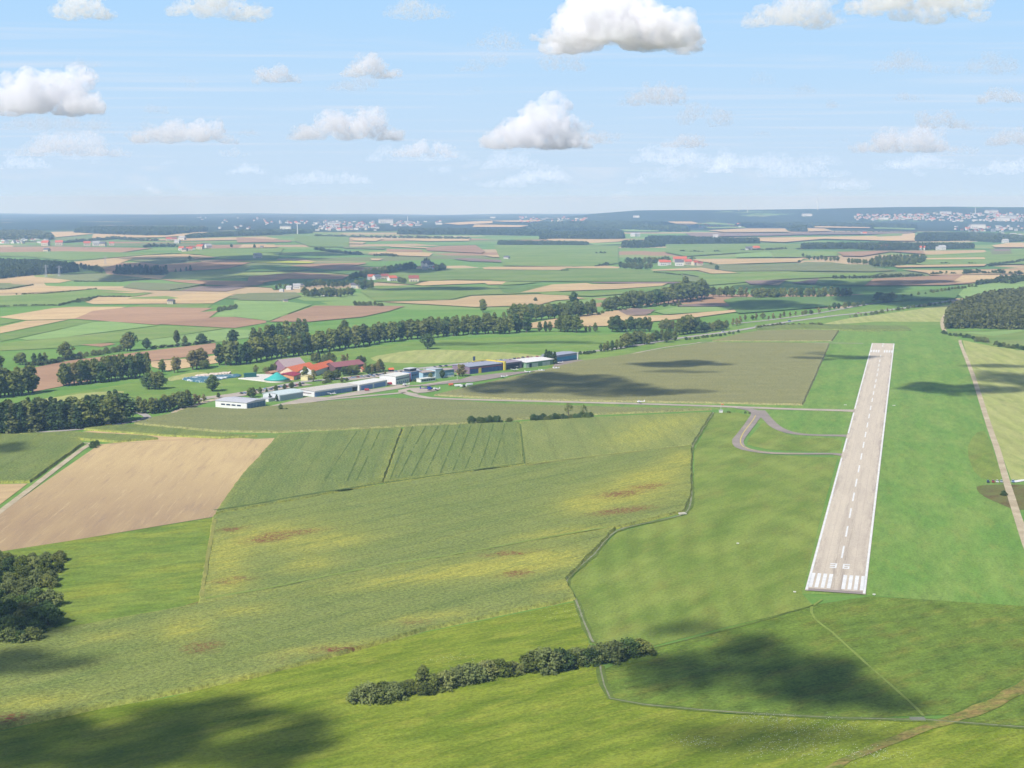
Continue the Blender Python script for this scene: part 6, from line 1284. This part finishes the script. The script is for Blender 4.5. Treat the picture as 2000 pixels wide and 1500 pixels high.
for k in range(4):
    a = rad(25 + 90 * k); d = Vector((math.cos(a), math.sin(a), 0)); n_ = Vector((-d.y, d.x, 0)) * .18; z = Vector((0, 0, 4.85))
    MB().add([z + n_, z - n_, z + d * 6.5 - n_, z + d * 6.5 + n_, z + n_ + Vector((0, 0, .06)), z - n_ + Vector((0, 0, .06)), z + d * 6.5 - n_ + Vector((0, 0, .06)), z + d * 6.5 + n_ + Vector((0, 0, .06))], [(0, 1, 2, 3), (7, 6, 5, 4), (0, 4, 5, 1), (1, 5, 6, 2), (2, 6, 7, 3), (3, 7, 4, 0)]).build('rotor_blade', TY, r)
for s in (-1, 1): MB().tube((-1.8, s * 1.2, .1), (2.6, s * 1.2, .1), .09, .09).build('skid', TY, r)
# small aeroplane-like glider caravan at the ditch and white jeep on the ditch crossing
r = empty('windsock_post', P(1408, 803)); tag(r, 'white post with an orange top beside the taxiway fork', 'windsock'); MB().tube((0, 0, 0), (0, 0, 6.5), .12, .08, 8).build('pole', WH, r); MB().lathe([(.6, 0), (.35, 2.6)], (0, 0, 6.3), 10, 'x').build('sock', bmt('windsock_red', (230, 120, 90)), r)
r = empty('equipment_hut', P(1408, 806), rad(10)); tag(r, 'small white equipment hut beside the windsock', 'hut'); MB().box(-1.5, 1.5, -1.2, 1.2, 0, 2.2).build('wall', WH, r); MB().box(-1.8, 1.8, -1.5, 1.5, 2.22, 2.5).build('roof', RG, r)
row('dbush', 'T 350,800 410,804', 2, 2.4, 2.8, 'of two low bushes below the taxiway fork', 'bushes below the taxiway fork')
row('dbush', 'T 190,792 225,796', 2, 1.6, 2, 'of two small bushes right of the equipment hut', 'bushes beside the equipment hut', .5, .5)
r = empty('culvert', P(1333, 1005), rad(20)); tag(r, 'pale concrete culvert at the bend of the ditch', 'culvert'); MB().box(-2.2, 2.2, -1.1, 1.1, .3, .9).build('slab', bmt('pale_concrete', (236, 230, 218)), r)
for s in (-1, 1): MB().box(-2.2, 2.2, s * 1.25 - .13, s * 1.25 + .13, .3, 1.2).build('headwall', bmt('pale_concrete2', (220, 214, 200)), r)
r = empty('culvert', P(1792, 1407), rad(0)); tag(r, 'grey concrete culvert where the worn line meets the ditch', 'culvert'); MB().box(-2.8, 2.8, -.9, .9, .2, .8).build('slab', bmt('grey_concrete', (140, 144, 126)), r)
for s in (-1, 1): MB().box(-2.8, 2.8, s * 1.05 - .13, s * 1.05 + .13, .2, 1.0).build('headwall', bmt('grey_concrete', (140, 144, 126)), r)

# ------------------------------------------------------------------ far villages, towns, masts
hp = {}
def house_proto(w, rf, L=12, D=9, h=5, rise=3.5):
    r = bld('house', 'x', 'house', (1000, 900), L, D, h, 0, rise, 'x', bmt(f'hw_{w}', w, .8), bmt(f'hr_{rf}', rf, .8), .5)
    for x in (2.2, 5.2, 8.2): MB().box(x, x + 1.3, -.12, -.01, 1.2, 2.7).build('window', DG, r)
    MB().box(L * .6, L * .6 + .8, D * .55, D * .55 + .8, h + rise * .5, h + rise + 1).build('chimney', bmt(f'hr_{rf}', rf), r)
    return r
RO, RB_, RGY, RDK = (212, 112, 84), (160, 92, 80), (184, 184, 188), (110, 106, 116)
WW, WC = (232, 230, 228), (222, 208, 184)
def house(px, py, rz, w, rf, label, s=1.0, group=None, flat=False):
    k = (w, rf, flat)
    p = P(px, py)
    if k not in hp: hp[k] = house_proto(w, rf, *(22, 14, 6, .8) if flat else (12, 9, 5, 3.5)); r = hp[k]
    else: r = dup(hp[k], p, 0, label, group)
    r.location = p; r.rotation_euler = (0, 0, rz); r.scale = (s, s, s); r['label'] = label
    if group: r['group'] = group
    return r
def hs(fr, lst):
    for (x, y, w, rf, s, lb) in lst:
        s *= .85 if s < 2.6 else .6
        ox, oy, k = FR[fr]; house(ox + x * k, oy + y * k, rad(R2.uniform(-25, 40)), w, rf, lb, s)
hs('B', [(175, 730, WW, RGY, .8, 'small white hut at the left of the hamlet'), (225, 715, WW, RGY, 1.2, 'white farm shed at the left of the hamlet'), (280, 708, WW, RGY, 1.5, 'bright white farmhouse at the left of the hamlet'), (330, 696, WC, RDK, 1.0, 'grey shed behind the white farmhouse'),
         (490, 762, WW, RO, 2.0, 'orange-roofed house among the hamlet trees'), (540, 752, WC, RGY, 1.4, 'white house right of the orange-roofed house'), (575, 762, WC, RDK, 1.0, 'low grey shed right of the orange-roofed house'),
         (715, 705, WW, RDK, 1.6, 'grey-roofed white house left of the dark trees'), (765, 708, WC, RDK, 1.3, 'grey shed before the dark hamlet trees'), (800, 712, WW, RGY, 1.0, 'small white shed at the dark hamlet trees'),
         (845, 640, WW, RO, 1.7, 'first red-roofed house of the upper hamlet'), (895, 642, WW, RDK, 1.7, 'dark-roofed house of the upper hamlet'), (945, 638, WC, RB_, 1.8, 'yellowish house of the upper hamlet'), (1005, 655, WW, RO, 1.9, 'long orange-roofed house of the upper hamlet'), (1040, 648, WC, RDK, 1.3, 'grey-roofed shed of the upper hamlet'),
         (1150, 660, WC, RB_, 2.2, 'brown-roofed barn at the right of the upper hamlet'), (1185, 654, WC, RO, 1.3, 'small red-roofed barn end at the upper hamlet'),
         (1255, 545, WW, RDK, 2.4, 'tall grey manor house in the shade'), (1290, 552, WW, RDK, 2.2, 'second grey manor wing in the shade'), (1250, 572, WC, RGY, 1.5, 'low pale annex below the manor'), (1335, 570, WW, RO, 1.6, 'small red-roofed house right of the manor'),
         (30, 402, WC, RDK, 1.2, 'dark shed on the far tan field'), (1860, 488, WW, RDK, 1.6, 'white-fronted barn on the right plain'), (210, 812, WC, RDK, .8, 'tiny hut at the end of the pale track')])
hs('C', [(1110, 535, WW, RO, 2.3, 'white manor wing with orange hipped roof at left'), (1150, 530, WW, RO, 2.7, 'tallest white manor house with orange roof'), (1215, 510, WC, RO, 2.4, 'back orange-roofed barn of the manor farm'), (1225, 535, WW, RDK, 2.4, 'manor barn with dark solar panels on the roof'), (1255, 505, WC, RO, 2.2, 'pale orange barn behind the solar roof'),
         (1300, 530, WC, RO, 2.3, 'third orange-roofed barn in the manor row'), (1330, 527, WW, RDK, 1.8, 'small solar-roofed barn in the manor row'), (1370, 533, WC, RO, 1.9, 'last orange-roofed barn of the manor row'), (1395, 535, WC, RB_, 1.6, 'low brown shed at the end of the manor row'),
         (1760, 425, WW, RDK, 3.2, 'long blue solar-roofed farm barn'), (1815, 422, WC, RO, 2.4, 'orange end of the solar-roofed farm'), (890, 315, WW, RGY, 3.5, 'left white far barn before the wood'), (930, 315, WW, RGY, 3.5, 'right white far barn before the wood'), (1510, 328, WW, RGY, 3.5, 'white long barn on the violet field')])
hs('D', [(925, 415, WW, RO, 2.4, 'small white house before the long wood strip'), (1210, 417, WW, RO, 3.0, 'white church-like house before the wood strip'), (1225, 408, WW, RO, 2.2, 'small gabled house behind the white one'), (1340, 418, WW, RGY, 2.6, 'low white barn right of the white house'), (1365, 416, WW, RGY, 2.4, 'second low white barn right of the white house'), (772, 300, WW, RDK, 4, 'white house on the far violet field'), (790, 303, WC, RO, 3, 'red-roofed barn beside the far white house'), (1845, 365, WW, RGY, 2.4, 'small white barn left of the far stubble')])
hs('A', [(1340, 420, WW, RO, 2.8, 'left white house of the far hillside farm'), (1365, 430, WC, RDK, 2.6, 'dark-roofed house of the far hillside farm'), (1400, 426, WC, RO, 3.0, 'orange house of the far hillside farm'), (1430, 414, WW, RB_, 2.6, 'back house of the far hillside farm'), (1475, 410, WC, RO, 2.4, 'small red house of the far hillside farm'), (1520, 404, WW, RDK, 3.6, 'long white hall of the far hillside farm'), (1550, 405, WW, RGY, 3.4, 'long pale hall right of the white hall'),
         (1250, 350, WC, RO, 3.2, 'red-roofed barn below the far wood'), (1290, 348, WC, RB_, 3, 'brown-roofed barn below the far wood'), (1340, 345, WW, RGY, 4, 'white hall beside the far red barns'), (1310, 366, WW, RGY, 3, 'low white hall below the far barns'), (1915, 482, WW, RGY, 2.4, 'single white hut on the shaded green field'), (325, 432, WC, RDK, 2, 'dark field barn on the brown strip'),
         (310, 384, WC, RO, 4, 'long red roof at the left village'), (415, 382, WC, RO, 4, 'second long red roof at the left village'), (630, 386, WC, RO, 3.6, 'red-roofed barn right of the left village'), (700, 386, WW, RGY, 3.8, 'grey-roofed hall right of the left village'), (745, 388, WC, RDK, 3.4, 'dark hall right of the left village'), (820, 382, WC, RO, 2.8, 'small red house before the sandy knoll'), (1255, 822, WC, RDK, 1.2, 'tiny dark trailer hut on the tan field')])
FARH = {}
def small_house(p, rz, w, rf, s, flat):
    """a house of the mass of distant houses: walls and roof gathered by colour"""
    L, D, h, ri = (22, 14, 6, .5) if flat else (12, 9, 5, 3.5); c, si = math.cos(rz), math.sin(rz)
    def put(k, vs, fs):
        vs = [(p.x + (x * c - y * si) * s, p.y + (x * si + y * c) * s, p.z + z * s) for x, y, z in vs]; FARH.setdefault(k, MB()).add(vs, fs)
    m = MB().prism([(0, -1), (0, h), (D / 2, h + ri), (D, h), (D, -1)][::-1], 0, L); put(('w', w), m.v, m.f)
    m = MB().prism([(-.5, h + .1), (D / 2, h + ri + .1), (D + .5, h + .1), (D + .5, h + .4), (D / 2, h + ri + .4), (-.5, h + .4)], -.5, L + .5); put(('r', rf), m.v, m.f)
def town(fr, x0, x1, y0, y1, n, nobj, desc, red=.35, smin=1.6, smax=3.2, flatp=.2):
    ox, oy, k = FR[fr]; pl = []
    for i in range(n):
        x = x0 + (x1 - x0) * R2.random(); y = y0 + (y1 - y0) * R2.random(); pl.append([x, y, R2.uniform(smin, smax)])
    big = sorted(pl, key=lambda a: -a[2])[:nobj]; pl.sort(); c_ = 0
    for a in pl:
        x, y, s = a
        rf = RO if R2.random() < red else R2.choice([RGY, RDK, RB_]); w = WW if R2.random() < .7 else WC; fl = R2.random() < flatp
        if fl: rf = RGY; w = WW
        rz = rad(R2.uniform(-60, 60))
        if a in big:
            c_ += 1; house(ox + x * k, oy + y * k, rz, w, rf, f'larger house in the {desc}, {ordw(c_)} from the left', s, 'larger houses of the ' + desc, fl)
        else: small_house(P(ox + x * k, oy + y * k), rz, w, rf, s, fl)
town('A', 0, 340, 340, 372, 34, 24, 'pale village at the left edge', .15, .8, 1.3)
town('B', 420, 900, 205, 272, 100, 30, 'white far town in the centre', .12, 1.1, 1.9, .25)
town('B', 1020, 1380, 205, 240, 34, 12, 'far town right of the white one', .2, 1.1, 2, .3)
town('B', 60, 400, 200, 222, 16, 6, 'low row of houses beside the mast', .4, 1.2, 1.8, .2)
town('C', 40, 560, 172, 215, 44, 14, 'reddish far village in the middle', .5, 1.1, 1.8, .1)
town('C', 1380, 1780, 222, 252, 30, 18, 'hillside village on the right', .4, 1, 1.6, .05)
town('D', 720, 1300, 150, 195, 140, 24, 'red-roofed town on the ridge slope', .6, .9, 1.6, .06)
town('D', 1300, 2010, 140, 205, 170, 26, 'dense town at the far right', .45, .9, 1.7, .1)
town('D', 1460, 2010, 240, 285, 40, 22, 'nearer town edge at the right', .4, 1, 1.7, .2)
town('D', 1780, 2010, 300, 330, 12, 8, 'last houses before the right wood', .3, .9, 1.4, .1)
town('A', 1450, 2000, 170, 260, 22, 2, 'scattered hillside hamlet left of the mast', .1, 1, 1.6, .1)
rr_ = empty('far_town'); tag(rr_, 'mass of tiny houses of the distant towns', 'town', kind='stuff')
for (a, c_), m in FARH.items(): o = m.build('wall' if a == 'w' else 'roof', bmt(f'far_{a}_{c_}', c_, .8, var=.1), rr_); o['kind'] = 'stuff'
for (fr, x, y, s, lb) in (('B', 930, 216, 8, 'very long white factory hall in the far town'), ('B', 550, 232, 6, 'square cream block in the far town'), ('D', 340, 165, 6, 'lone white block on the wooded ridge'), ('D', 1390, 148, 6, 'large white hall above the ridge town'), ('D', 1730, 142, 7, 'long white hall on the far right skyline'), ('D', 1800, 200, 7, 'low white factory at the right town'), ('D', 1860, 186, 8, 'tall white factory at the right town'), ('D', 920, 190, 5, 'turquoise-white block in the ridge town'), ('D', 1600, 256, 7, 'long white warehouse before the right town'), ('B', 180, 262, 5, 'white hall left of the radio mast'), ('B', 1760, 178, 4, 'single white block on the skyline'), ('C', 910, 172, 4, 'white block below the centre skyline')):
    ox, oy, k = FR[fr]; house(ox + x * k, oy + y * k, rad(R2.uniform(-10, 20)), WW, RGY, lb, s * .6, None, True)
def mast(px, py, h, label):
    r = empty('radio_mast', P(px, py)); tag(r, label, 'mast'); MB().tube((0, 0, 0), (0, 0, h * .92), 2.8, 1.8, 8).build('shaft', WH, r); MB().tube((0, 0, h * .92), (0, 0, h), 1.2, .6, 6).build('antenna', WH, r); MB().lathe([(2.4, h * .82), (2.4, h * .86)], n=10).build('platform', RG, r)
mast(581, 457, 66, 'tall white radio mast standing on the far plain')
mast(1443, 412, 85, 'white chimney-like mast on the ridge skyline'); mast(1460, 415, 60, 'short white tower right of the skyline mast'); mast(796, 432, 50, 'white water tower in the far town'); mast(1905, 417, 50, 'white tower in the far right town')
def turbine(px, py, h, label):
    p = P(px, py); r = empty('wind_turbine', p, R2.uniform(-.4, .4)); tag(r, label, 'wind turbine'); MB().tube((0, 0, 0), (0, 0, h), 4.0, 2.6, 8).build('tower', WH, r); MB().box(-1.5, 1.5, -3, 4, h - 1.5, h + 1.5).build('nacelle', WH, r)
    for k in range(3):
        a = rad(90 + 120 * k + R2.uniform(0, 40)); b = MB(); b.tube((0, -3.6, h), (math.cos(a) * h * .42, -3.6, h + math.sin(a) * h * .42), 2.4, .9, 5); b.build('blade', WH, r)
turbine(1597, 410, 95, 'wind turbine on the ridge skyline'); turbine(1986, 403, 95, 'wind turbine at the far right skyline'); turbine(490, 419, 110, 'tiny wind turbine on the left horizon'); turbine(1033, 419, 110, 'tiny wind turbine on the centre horizon'); turbine(1945, 404, 80, 'faint wind turbine left of the far right one')
def pylon(px, py, h, label):
    r = empty('pylon', P(px, py), rad(10)); tag(r, label, 'pylon'); m = bmt('galvanised', (190, 190, 200)); 
    for sx in (-1, 1):
        for sy in (-1, 1): MB().tube((sx * 2.6, sy * 2.6, 0), (sx * .5, sy * .5, h), .3, .2, 4).build('leg', m, r)
    b = MB()
    for k in range(6):
        z = h * k / 6; z2 = h * (k + 1) / 6; w = 2.6 - 2.1 * k / 6; w2 = 2.6 - 2.1 * (k + 1) / 6
        for sy in (-1, 1): b.tube((-w, sy * w, z), (w2, sy * w2, z2), .16, .16, 4); b.tube((w, sy * w, z), (-w2, sy * w2, z2), .16, .16, 4)
    b.build('bracing', m, r)
    for z, l in ((h * .82, 8), (h * .93, 6)): MB().box(-l, l, -.25, .25, z, z + .5).build('cross_arm', m, r)
pylon(90, 541, 30, 'left grey lattice pylon before the dark forest'); pylon(116, 540, 27, 'right grey lattice pylon before the dark forest'); pylon(206, 517, 26, 'grey lattice pylon right of the forest block')
